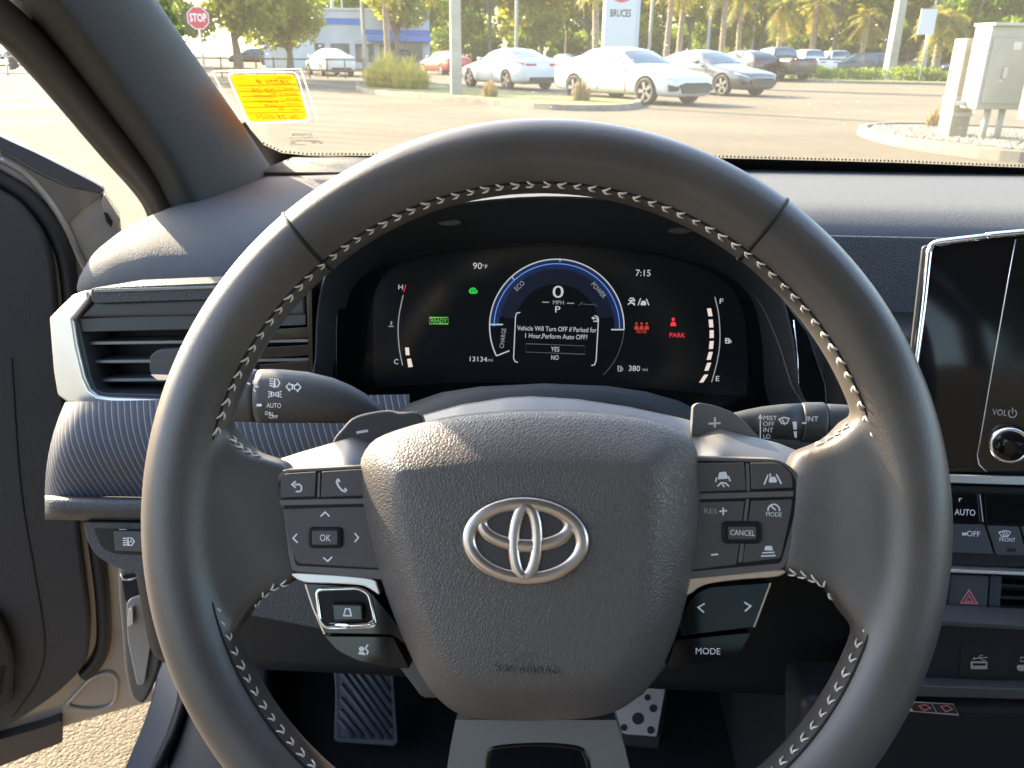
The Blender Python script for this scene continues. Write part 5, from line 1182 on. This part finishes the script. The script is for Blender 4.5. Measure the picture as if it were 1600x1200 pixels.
put_car('suv', (1302,122), 172, 'navy', 'navy SUV parked broadside behind the hedge and light pole', side=1, wheel_at=0)
put_car('suv', (1476,121.5), 176, 'black', 'black SUV with bright wheels left of the utility cabinet', side=1, wheel_at=0, alloy=M_WHEELS)
put_car('suv', (1600,126), 172, 'red', 'red car showing between the two utility cabinets', side=1, wheel_at=1)
put_car('suv', (372,101), 200, 'black', 'black car under the leafy tree by the stop sign', side=1, wheel_at=0)
put_car('sedan', (420,97), 200, 'blue', 'bright blue car under the leafy tree', side=1, wheel_at=0)
put_car('sedan', (5,92), 150, 'silver', 'silver car seen through the open door beyond the steel barrier', side=1, wheel_at=0)
for i, x in enumerate((1080,1350,1400,1450,1530)):
    put_car('suv' if i % 2 else 'pickup', (x,113+i*.3), 110, ('silver','white','white','silver','white')[i], ('silver vehicle in the far row behind the grey sedan','white vehicle roof in the far row left of the tall light pole','white vehicle roof in the far row behind the palm','silver vehicle roof in the far row under the white notice board','white vehicle roof in the far row behind the cabinets')[i], group='far row of vehicles', wheel_at=1, side=-1)

# ================================================================== vegetation
M_BARK = grain(vary(mat('bark', rough=.95), (.12,.09,.06), (.22,.18,.13), 9, 5), 25, .8, .03, 'noise')
M_PALMB = grain(vary(mat('palm_bark', rough=.95), (.20,.15,.10), (.34,.27,.19), 7, 5), 18, .9, .05, 'noise')
def leafmat(name, c1, c2, c3, sc_=.55, trans=.35):
    M = mat(name, c1, .6, spec=.25); b = M.node_tree.nodes['Principled BSDF']; out = [n for n in M.node_tree.nodes if n.type == 'OUTPUT_MATERIAL'][0]
    tc = N(M, 'ShaderNodeTexCoord'); nz = N(M, 'ShaderNodeTexNoise'); nz.inputs['Scale'].default_value = sc_; nz.inputs['Detail'].default_value = 5
    r = N(M, 'ShaderNodeValToRGB'); r.color_ramp.elements[0].position = .35; r.color_ramp.elements[1].position = .68
    r.color_ramp.elements[0].color = (*c1,1); r.color_ramp.elements[1].color = (*c3,1); e = r.color_ramp.elements.new(.5); e.color = (*c2,1)
    oi = N(M, 'ShaderNodeObjectInfo'); vm = N(M, 'ShaderNodeVectorMath', operation='ADD'); L(M, tc.outputs['Object'], vm.inputs[0]); L(M, oi.outputs['Random'], vm.inputs[1])
    L(M, vm.outputs[0], nz.inputs['Vector']); L(M, nz.outputs['Fac'], r.inputs[0]); L(M, r.outputs[0], b.inputs['Base Color'])
    tl = N(M, 'ShaderNodeBsdfTranslucent'); mx = N(M, 'ShaderNodeMixShader'); mx.inputs[0].default_value = trans
    L(M, r.outputs[0], tl.inputs[0]); L(M, b.outputs[0], mx.inputs[1]); L(M, tl.outputs[0], mx.inputs[2]); L(M, mx.outputs[0], out.inputs[0]); return M
M_LEAF = leafmat('leaf_green', (.12,.20,.02), (.24,.32,.03), (.40,.43,.05), trans=.64)
M_LEAFY = leafmat('leaf_yellow_green', (.16,.21,.018), (.32,.34,.03), (.50,.44,.05), trans=.62)
M_LEAFD = leafmat('leaf_dark', (.09,.16,.02), (.18,.27,.03), (.32,.38,.05), trans=.62)
M_FROND = leafmat('palm_frond', (.12,.14,.02), (.24,.22,.03), (.42,.30,.05), .8, .55)
M_GRASSY = leafmat('grass_blade', (.26,.27,.03), (.42,.38,.045), (.55,.46,.08), 3, .62)
M_STRAW = leafmat('straw_blade', (.22,.15,.06), (.30,.21,.09), (.36,.27,.12), 3)
def leaf_mesh(blobs, nper, size, seed, flatness=.0):
    g_ = np.random.default_rng(seed); V, Fc = [], []
    for (cx,cy,cz,rx,ry,rz) in blobs:
        k = int(nper*(rx*ry*rz)**(1/1.6)) if nper > 50 else nper
        d = g_.normal(size=(k,3)); d /= np.linalg.norm(d,axis=1)[:,None]; rr = g_.uniform(.45,1.05,k)**.6
        P = np.c_[cx+d[:,0]*rr*rx, cy+d[:,1]*rr*ry, cz+d[:,2]*rr*rz]
        a = g_.normal(size=(k,3)); a /= np.linalg.norm(a,axis=1)[:,None]; b_ = np.cross(a, g_.normal(size=(k,3))); b_ /= np.linalg.norm(b_,axis=1)[:,None]
        s = g_.uniform(.6,1.3,k)*size
        for i in range(k):
            p, u, v = P[i], a[i]*s[i], b_[i]*s[i]*.55; n0 = len(V)
            V += [p-u, p+v*.9-u*.1, p+u, p-v*.9+u*.1]; Fc.append((n0,n0+1,n0+2,n0+3))
    return V, Fc
def tree_proto(seed, H, Rr, M, trunk_h, nb=16, size=.20, nper=260):
    g_ = random.Random(seed); blobs = []
    for i in range(nb):
        a = g_.uniform(0,6.28); q = g_.random()**.6; z = trunk_h+(H-trunk_h)*(.12+.8*g_.random()); fall = 1-.55*abs((z-trunk_h)/(H-trunk_h)-.45)
        s = Rr*g_.uniform(.26,.44); blobs.append((math.cos(a)*q*Rr*.72*fall, math.sin(a)*q*Rr*.72*fall, z, s, s, s*.75))
    V, Fc = leaf_mesh(blobs, nper, size, seed)
    me = bpy.data.meshes.new('crown'); me.from_pydata([tuple(v) for v in V], [], Fc); me.materials.append(M)
    # trunk and limbs
    T, TF = [], []
    def limb(P, r0, r1):
        n = 7; K = len(P)
        for i, p in enumerate(P):
            r = r0+(r1-r0)*i/(K-1); b = len(T)
            for k in range(n): T.append((p[0]+r*math.cos(k*.8976), p[1]+r*math.sin(k*.8976), p[2]))
            if i:
                for k in range(n): TF.append((b-n+k, b-n+(k+1) % n, b+(k+1) % n, b+k))
    limb([(0,0,-.1),(.05,.03,trunk_h*.5),(.0,.1,trunk_h),(.1,.0,trunk_h+(H-trunk_h)*.6)], .17*Rr/2.5, .05)
    for bl in blobs[:8]: limb([(0,.05,trunk_h*.8),(bl[0]*.5,bl[1]*.5,(trunk_h+bl[2])/2),(bl[0],bl[1],bl[2])], .08*Rr/2.5, .02)
    tm = bpy.data.meshes.new('trunk'); tm.from_pydata(T, [], TF); tm.materials.append(M_BARK)
    return me, tm
TREES = [tree_proto(11, 13, 4.2, M_LEAFY, 4.5, 20, .26, 210), tree_proto(12, 15, 4.0, M_LEAF, 5.5, 22, .26, 200), tree_proto(13, 10, 3.6, M_LEAFY, 2.2, 18, .24, 230), tree_proto(14, 11, 4.4, M_LEAFD, 1.6, 22, .24, 220), tree_proto(15, 7.5, 3.6, M_LEAFY, 1.7, 24, .16, 420), tree_proto(16, 4.6, 3.4, M_LEAF, .2, 16, .22, 260)]
def put_tree(kind, P, s, label, group='trees along the far side of the lot', name='broadleaf_tree'):
    t = thing(name, label, 'tree', loc=P, group=group, rz=random.uniform(0,6)); t.scale = (s,s,s*random.uniform(.92,1.1))
    for nm, me in zip(('crown','trunk'), TREES[kind]):
        o = bpy.data.objects.new(nm, me); COL.objects.link(o); o.parent = t
def far(px, D):
    d = ray(px, 100); d = Vector((d.x, d.y, 0)).normalized(); return d*D
ORD = 'first second third fourth fifth sixth seventh eighth ninth tenth eleventh twelfth thirteenth fourteenth fifteenth sixteenth seventeenth eighteenth nineteenth twentieth'.split(); ORD += ['twenty-'+o for o in ORD[:9]]+['thirtieth']
far_trees = [(620,75,2),(672,84,0),(722,92,3),(765,86,1),(806,92,0),(846,84,2),(884,95,1),(918,88,0),(960,96,3),(1000,86,2),(1036,94,1),(1075,88,0),(1112,97,3),(1150,90,2),(1186,96,1),(1222,88,0),(1262,97,3),(1300,90,1),(1338,95,2),(1378,90,0),(1416,98,3),(1454,92,1),(1500,84,3),(1540,92,1),(1585,84,3),(1640,90,1),(560,98,3),(260,68,3),(200,90,3)]
for i, (x, D, k) in enumerate(sorted(far_trees)):
    put_tree(k, far(x, D), random.uniform(.82,1.12), ('tall yellow-green tree','tall thin-crowned green tree','low bushy yellow-green tree','dense dark green tree')[k]+', '+ORD[i]+' from the left in the front rank of the tree line')
for i in range(22):
    put_tree(3 if i % 3 else 2, far(480+54*i+random.uniform(-12,12), 116+random.uniform(-6,8)), random.uniform(.85,1.1), 'hazy farther tree, '+ORD[i]+' from the left in the second rank of the tree line', group='second rank of the tree line')
put_tree(4, far(372,40), 1.1, 'leafy roadside tree with low yellow-green crown beside the stop sign', group='roadside trees')
put_tree(4, far(452,44), .95, 'smaller leafy roadside tree left of the rear-facing white sedan', group='roadside trees')
put_tree(3, far(275,40), .55, 'dark dense tree at the pillar edge, left of the stop sign', group='roadside trees')
for i in range(18):
    put_tree(5, far(590+58*i+random.uniform(-10,10), 104+random.uniform(-4,4)), random.uniform(.8,1.1), 'low leafy understorey bush, '+ORD[i]+' from the left at the foot of the tree line', group='understorey bushes of the tree line', name='understorey_bush')
# behind and beside the car, for reflections and other views
for i in range(9):
    a = R(118+i*26); put_tree(i % 4, Vector((math.cos(a)*60-6, math.sin(a)*60, 0)), 1.0, 'tree beyond the lot on the side away from the street', group='trees beyond the lot')
def palm_mesh(seed, H, dry=False):
    g_ = random.Random(seed); V, Fc = [], []
    for i in range(34):
        a = g_.uniform(0,6.28); el = g_.uniform(-.9,1.2) if not dry else g_.uniform(-1.1,.9); Ln = g_.uniform(1.5,2.1); P = []
        for k in range(7):
            t = k/6; r = Ln*t*math.cos(el)*(1-.1*t); z = H+Ln*t*math.sin(el)-.9*t*t
            P.append(Vector((math.cos(a)*r, math.sin(a)*r, z)))
        tg = Vector((-math.sin(a), math.cos(a), 0))
        for k in range(2,7):
            for q in range(2):
                p = P[k-1].lerp(P[k], q/2); d = (P[k]-P[k-1]).normalized()
                for s in (-1,1):
                    tip = p+tg*s*g_.uniform(.35,.6)*(1-.35*abs(k/6-.6))+d*.35+Vector((0,0,-.18)); n0 = len(V); w_ = d*.07
                    V += [p-w_, p+w_, tip]; Fc.append((n0,n0+1,n0+2))
        for k in range(6):
            n0 = len(V); w_ = tg*.03; V += [P[k]-w_,P[k]+w_,P[k+1]+w_,P[k+1]-w_]; Fc.append((n0,n0+1,n0+2,n0+3))
    me = bpy.data.meshes.new('crown'); me.from_pydata([tuple(v) for v in V], [], Fc); me.materials.append(M_FROND)
    rings = []
    for i in range(22):
        z = H*i/21; r = .20+.03*(i % 2)-.03*z/H; rings.append([Vector((r*math.cos(k*.6283)+.05*math.sin(z), r*math.sin(k*.6283), z)) for k in range(10)])
    t_ = loft('t', rings, M_PALMB); tm = t_.data; bpy.data.objects.remove(t_)
    return me, tm
PALMS = [palm_mesh(3,6.2), palm_mesh(4,4.6), palm_mesh(5,3.4,True)]
for i, (x, D, k, s, lb_) in enumerate(((928,56,0,1.0,'palm with shaggy trunk just left of the white sign tower'),(606,58,0,1.0,'palm trunk in front of the blue-striped building'),(1041,60,0,1,'thicker palm of a pair rising behind the grey sedan'),(1060,64,0,1.05,'slimmer palm of a pair rising behind the grey sedan'),(1125,62,0,.95,'palm above the roof of the grey sedan'),(1213,66,1,1.0,'palm with drooping yellow crown behind the black pickup'),(1266,68,1,1.05,'palm with pale trunk above the white pickup'),(1345,66,1,.85,'low palm left of the tall light pole'),(1462,56,2,1.05,'orange-tinged palm right of the white notice board'),(1150,70,0,.9,'far palm half lost in the tree line'))):
    t = thing('palm_tree', lb_, 'palm tree', loc=far(x,D), group='palms behind the parked vehicles', rz=i*1.3); t.scale = (s,s,s)
    for nm, me in zip(('crown','trunk'), PALMS[k]): o = bpy.data.objects.new(nm, me); COL.objects.link(o); o.parent = t
# clipped hedge shrubs
V, Fc = leaf_mesh([(0,0,.36,.62,.5,.40),(.3,.1,.42,.36,.36,.34),(-.3,-.1,.40,.36,.36,.32)], 900, .07, 21)
hm = bpy.data.meshes.new('foliage'); hm.from_pydata([tuple(v) for v in V], [], Fc); hm.materials.append(leafmat('hedge_leaf', (.12,.20,.02), (.22,.31,.035), (.34,.40,.05), 2.0, .5))
for i, x in enumerate((1245,1268,1286,1306,1326,1346,1366,1408,1428,1446,1462,1480,1550)):
    t = thing('hedge_shrub', ('clipped green hedge shrub, '+ORD[6-i]+' to the left of the tall light pole' if x < 1385 else 'clipped green hedge shrub, '+ORD[i-7]+' to the right of the tall light pole'), 'shrub', loc=Gp(x, 125+(x-1245)*.022), group='hedge shrubs left of the pole' if x < 1385 else 'hedge shrubs right of the pole', rz=i*2.1)
    s = random.uniform(.95,1.3); t.scale = (s,s,s*.95)
    o = bpy.data.objects.new('foliage', hm); COL.objects.link(o); o.parent = t
    tube('stem', [Vector((0,0,-.02)), Vector((.02,0,.3))], .03, M_BARK, t, 6)
def grass_clump(P, h, r, n, M, label, seed):
    g_ = random.Random(seed); V, Fc = [], []
    for i in range(n):
        a = g_.uniform(0,6.28); q = r*.75*g_.random()**.7; lean = g_.uniform(.0,.45); hh = h*g_.uniform(.35,1.15)*(1.12-.75*q/r); b = Vector((math.cos(a)*q, math.sin(a)*q, 0)); tg = Vector((-math.sin(a), math.cos(a), 0))*.016
        m_ = b+Vector((math.cos(a)*lean*r*.45, math.sin(a)*lean*r*.45, hh*.65)); e = b+Vector((math.cos(a)*lean*r, math.sin(a)*lean*r, hh*(1-.35*lean)))
        n0 = len(V); V += [b-tg,b+tg,m_+tg,m_-tg,e]; Fc += [(n0,n0+1,n0+2,n0+3),(n0+3,n0+2,n0+4)]
    t = thing('grass_clump', label, 'grass clump', loc=P, group='ornamental grasses on the kerbed bed')
    o = mesh('blades', V, Fc, M, t, False); 
    tube('root_crown', [Vector((0,0,-.02)), Vector((0,0,.06))], r*.10, M_STRAW, t, 8)
grass_clump(Gp(606,141)+Vector((0,0,.1)), 1.2, 1.0, 1100, M_GRASSY, 'large left tuft of tall green grass at the end of the planted kerb', 1)
grass_clump(Gp(640,143)+Vector((0,0,.1)), 1.05, .9, 900, M_GRASSY, 'second tuft of tall green grass beside the larger one', 2)
grass_clump(Gp(766,157)+Vector((0,0,.1)), .5, .3, 170, M_STRAW, 'small straw-coloured tuft right of the near light pole', 3)
grass_clump(Gp(909,163)+Vector((0,0,.1)), .62, .3, 170, M_STRAW, 'small straw-coloured tuft in front of the white sedan rear wheel', 4)
grass_clump(Gp(1459,208)+Vector((0,0,.1)), .34, .2, 170, M_STRAW, 'dry orange tuft at the foot of the wooden post', 5)

# ================================================================== poles, signs, cabinets, building
M_POLE = vary(mat('pole_concrete', rough=.85), (.32,.29,.23), (.40,.37,.30), 2, 4)
M_STEEL = mat('galvanised_steel', (.45,.46,.46), .5, metal=.6)
def pole(px, py, wd, H, label, sq=True, name='light_pole', lean=0.0, arm=False):
    P = Gp(px, py); t = thing(name, label, 'pole', loc=P, group='poles around the lot', rz=R(12))
    r0, r1 = wd/2, wd*.36; n = 4 if sq else 12; k = 1.3 if sq else 1
    o = loft('shaft', [[Vector((r*k*math.cos(2*math.pi*(i+.5)/n)+lean*z, r*k*math.sin(2*math.pi*(i+.5)/n), z)) for i in range(n)] for r, z in ((r0,-.05),(r0*.97,1),(r1,H))], M_POLE, t, smooth=not sq)
    if sq: bevel(o, .02, 2)
    box('base_collar', (-r0*1.25,-r0*1.25,0), (r0*1.25,r0*1.25,.10), M_CONC, t, .01)
    box('lamp_head', (-.9,-.18,H), (.9,.18,H+.14), M_STEEL, t, .03)
    return t
pole(713, 153, .34, 9, 'near square concrete light pole between the red car and white sedan')
pole(1387, 126, .62, 12, 'tall concrete light pole rising from the hedge')
for i, (x, y, wd, lb_) in enumerate(((571,108,.34,'concrete pole behind the tail of the left white sedan'),(525,104,.36,'thicker pole behind the roof of the left white sedan'),(540,104,.15,'slim pole beside the thicker one left of the building'),(806,112,.28,'round pole rising behind the right white sedan'),(843,108,.18,'slim timber pole left of the silver car'),(1012,112,.30,'pole just right of the white sign tower'),(1102,112,.34,'pole above the grey sedan windscreen'),(1170,112,.40,'pole behind the black pickups'),(1333,112,.42,'round pole rising behind the white pickups'),(1442,118,.30,'pole carrying the white notice board'),(1518,112,.22,'slim pole behind the left utility cabinet'),(1592,112,.22,'slim pole behind the right utility cabinet'))):
    pole(x, y, wd, 12, lb_, sq=False, name='utility_pole')
# overhead wires
for i, (a, b, za, zb, lb_) in enumerate((((525,104),(571,108),8.3,8.0,'short overhead wire between the two left poles'),((806,112),(1012,112),7.6,7.4,'overhead wire from the round pole to the sign tower'),((1333,112),(1592,112),7.0,6.2,'overhead wire sloping above the palm on the right'))):
    A, B = Gp(*a)+Vector((0,0,za)), Gp(*b)+Vector((0,0,zb))
    o = tube('overhead_wire', [A.lerp(B,k/12)-Vector((0,0,.9*4*(k/12)*(1-k/12))) for k in range(13)], .025, M_BLK, None, 5); props(o, lb_, 'wire', 'overhead wires')
# stop sign
P = far(318, 33); fs = Frame(P+Vector((0,0,2.25)), (math.cos(R(12)),math.sin(R(12)),0), (math.sin(R(12)),-math.cos(R(12)),0))
P = Vector((P.x,P.y,0)); st = thing('stop_sign', 'red octagonal stop sign on a post at the pillar edge', 'road sign', M=fs.M)
oc = [(math.cos(R(22.5+45*i))*.40, math.sin(R(22.5+45*i))*.40) for i in range(8)]
mesh('plate', [(x,y,0) for x,y in oc]+[(x,y,-.02) for x,y in oc], [tuple(range(8)), tuple(range(15,7,-1))]+[(i,(i+1) % 8,(i+1) % 8+8,i+8) for i in range(8)], mat('sign_red', (.50,.03,.04), .5), st, False)
V = [(x*.97,y*.97,.004) for x,y in oc]+[(x*.91,y*.91,.004) for x,y in oc]; mesh('white_rim', V, [(i,(i+1) % 8,(i+1) % 8+8,i+8) for i in range(8)], M_WHITE, st, False)
def wtext(name, s, size, M, parent, loc, wd=None):
    cu = bpy.data.curves.new(name, 'FONT'); cu.body = s; cu.align_x = 'CENTER'; cu.align_y = 'CENTER'; cu.size = size; cu.resolution_u = 2; cu.offset = size*.02
    o = bpy.data.objects.new(name, cu); COL.objects.link(o); dg = bpy.context.evaluated_depsgraph_get(); dg.update(); me = bpy.data.meshes.new_from_object(o.evaluated_get(dg)); bpy.data.objects.remove(o)
    me.materials.clear(); me.materials.append(M); xs = [v.co.x for v in me.vertices]; k = wd/(max(xs)-min(xs)) if wd else 1
    me.transform(Matrix.Translation(loc) @ Matrix.Diagonal((k,1,1,1))); o = bpy.data.objects.new(name, me); COL.objects.link(o); o.parent = parent; return o
wtext('lettering', 'STOP', .36, M_WHITE, st, (0,0,.006), .56)
tube('post', [Vector((0,-2.3,-.05)), Vector((0,.30,-.05))], .035, M_STEEL, st, 8)
# white sign tower
P = far(966, 40); ft = Frame((P.x,P.y,0), (math.cos(R(6)),math.sin(R(6)),0), (math.sin(R(6)),-math.cos(R(6)),0))
tw = thing('sign_tower', 'white dealership sign tower with dark lettering and a red emblem at the top', 'sign', M=ft.M)
M_SIGN = mat('sign_white', (.48,.50,.50), .4); M_SIGNG = mat('sign_grey', (.45,.48,.50), .5)
box('tower_body', (-.72,-.0,-.6), (.72,7.0,0), M_SIGN, tw, .03); box('tower_return', (.725,0,-.62), (.86,7.0,-.04), M_SIGNG, tw, .02)
wtext('lettering', 'BRUCES', .42, M_GRILLE, tw, (-.02,2.95,.006), .92)
M_SRED = mat('emblem_red', (.55,.04,.06), .5)
def ellring(cx, cy, rx, ry, wd, name='emblem_ring'):
    n = 32; V = [(cx+(rx+s*wd/2)*math.cos(2*math.pi*i/n), cy+(ry+s*wd/2)*math.sin(2*math.pi*i/n), .008) for s in (1,-1) for i in range(n)]
    return mesh(name, V, [(i,(i+1) % n,(i+1) % n+n,i+n) for i in range(n)], M_SRED, tw, False)
ellring(0,3.75,.45,.31,.08); ellring(0,3.88,.32,.15,.07); ellring(0,3.74,.11,.29,.07)
# notice board
P = far(1437, 50); nb_ = thing('notice_board', 'small white notice board beside a pole above the far row', 'sign', loc=(P.x,P.y,0)); box('board', (-.40,-.03,2.4), (.40,.03,3.6), M_SIGN, nb_, .01)
tube('post', [Vector((.15,.06,0)), Vector((.15,.06,3.5))], .04, M_STEEL, nb_, 8)
# utility island: timber post, two cabinets
M_TIMB = grain(vary(mat('post_timber', rough=.9), (.27,.23,.155), (.36,.31,.22), 5, 6), 60, .6, .01, 'noise')
P = Gp(1484, 224); tp = thing('timber_post', 'square weathered post with steel strap left of the utility cabinet', 'post', loc=P, rz=R(10))
box('shaft', (-.15,-.15,0), (.15,.15,1.45), M_TIMB, tp, .02); box('strap', (-.158,-.158,.40), (.158,.158,.45), M_STEEL, tp, .003); box('strap', (-.158,-.158,.63), (.158,.158,.67), M_STEEL, tp, .003)
M_CAB = vary(mat('cabinet_grey', rough=.5), (.27,.275,.235), (.32,.325,.28), 2, 4)
P = Gp(1538, 229); fc = thing('utility_cabinet', 'pale grey-green metal utility cabinet with latch on two thin legs', 'utility cabinet', loc=P, rz=R(8))
box('case', (-.36,-.16,.52), (.36,.22,1.60), M_CAB, fc, .012); box('door', (-.31,-.185,.60), (.27,-.163,1.45), M_CAB, fc, .006)
box('latch', (-.10,-.225,.93), (-.04,-.186,1.08), M_STEEL, fc, .006); box('label_plate', (-.02,-.190,1.30), (.10,-.187,1.40), M_SIGN, fc); box('hood', (-.38,-.24,1.60), (.38,.24,1.64), M_CAB, fc, .006)
for x in (-.10,.12): tube('leg', [Vector((x,-.05,0)), Vector((x,-.05,.53))], .045, M_CAB, fc, 10)
box('cross_rail', (-.55,.10,.56), (.75,.14,.62), M_STEEL, fc, .003)
P = Gp(1640, 240); fc2 = thing('utility_cabinet', 'larger pale cabinet on a row of thin conduits, cut by the picture edge', 'utility cabinet', loc=P, rz=R(8))
box('case', (-.42,-.18,.42), (.42,.24,1.62), M_CAB, fc2, .012); box('door', (-.36,-.205,.50), (.36,-.183,1.52), M_CAB, fc2, .006); box('hood', (-.44,-.26,1.62), (.44,.26,1.66), M_CAB, fc2, .006)
for i in range(6): tube('conduit', [Vector((-.33+.11*i,-.08,0)), Vector((-.33+.11*i,-.08,.43))], .028, M_CAB, fc2, 8)
# far building with blue stripes
P = far(560, 78); bd = thing('dealership_building', 'pale grey showroom with blue stripes behind the left white sedan', 'building', loc=(P.x,P.y,0), rz=R(8))
M_WALL = vary(mat('showroom_wall', rough=.8), (.46,.48,.50), (.54,.55,.56), .5, 3); M_BLU = mat('blue_fascia', (.04,.16,.50), .5)
box('wall', (-8,0,0), (6.2,12,4.6), M_WALL, bd, .03); box('blue_band', (.5,-.06,2.7), (6.25,-.003,3.15), M_BLU, bd); box('blue_band', (-3.0,-.06,3.5), (.3,-.003,4.0), M_BLU, bd); box('canopy', (1.0,-2.0,2.2), (6.4,-.07,2.6), M_BLU, bd, .02); box('parapet', (-8.1,-.1,4.6), (6.3,12.1,4.8), M_WALL, bd, .02)
for i in range(6): box('window', (-6.5+2.1*i,-.04,.5), (-4.9+2.1*i,-.003,2.0), M_SKYTINT, bd)
box('tower', (-6.2,-.7,0), (-3.6,-.1,7), M_WALL, bd, .02)
# white pillar cabinet under the leafy tree
P = far(440, 50); pc_ = thing('white_kiosk', 'white box sign with blue edge under the leafy tree', 'sign', loc=(P.x,P.y,0), rz=R(6)); box('panel', (-.55,-.1,.0), (.45,.1,2.0), M_SIGN, pc_, .02); box('blue_edge', (.455,-.11,.0), (.60,.11,2.0), M_BLU, pc_, .01)
# far fence and low wall on the left
f0 = thing('far_fence', 'low dark fence along the street under the leafy tree', 'fence', loc=far(390,46)); 
for i in range(14): box('post', (-6+i*.9,-.03,0), (-5.94+i*.9,.03,.95), M_BARK, f0)
for z in (.35,.85): box('rail', (-6,-.02,z), (5.8,.02,z+.07), M_BARK, f0)
fb = thing('steel_barrier', 'thin steel pipe barrier seen through the open door', 'barrier', loc=Gp(20,118), rz=R(35))
for x in (-2.6,-.2,2.0): tube('post', [Vector((x,0,0)), Vector((x+.08,0,.85))], .035, M_STEEL, fb, 8)
tube('rail', [Vector((-3,0,.10)), Vector((3,0,.10))], .03, M_STEEL, fb, 8); tube('rail', [Vector((-3,0,.85)), Vector((3,0,.85))], .03, M_STEEL, fb, 8); tube('brace', [Vector((-.2,0,.10)), Vector((2.0,0,.85))], .025, M_STEEL, fb, 8)
vg = island('street_verge', [(-300,108),(-100,106),(60,102),(150,100),(150,97),(60,98),(-100,101),(-300,103)], M_LAWN)
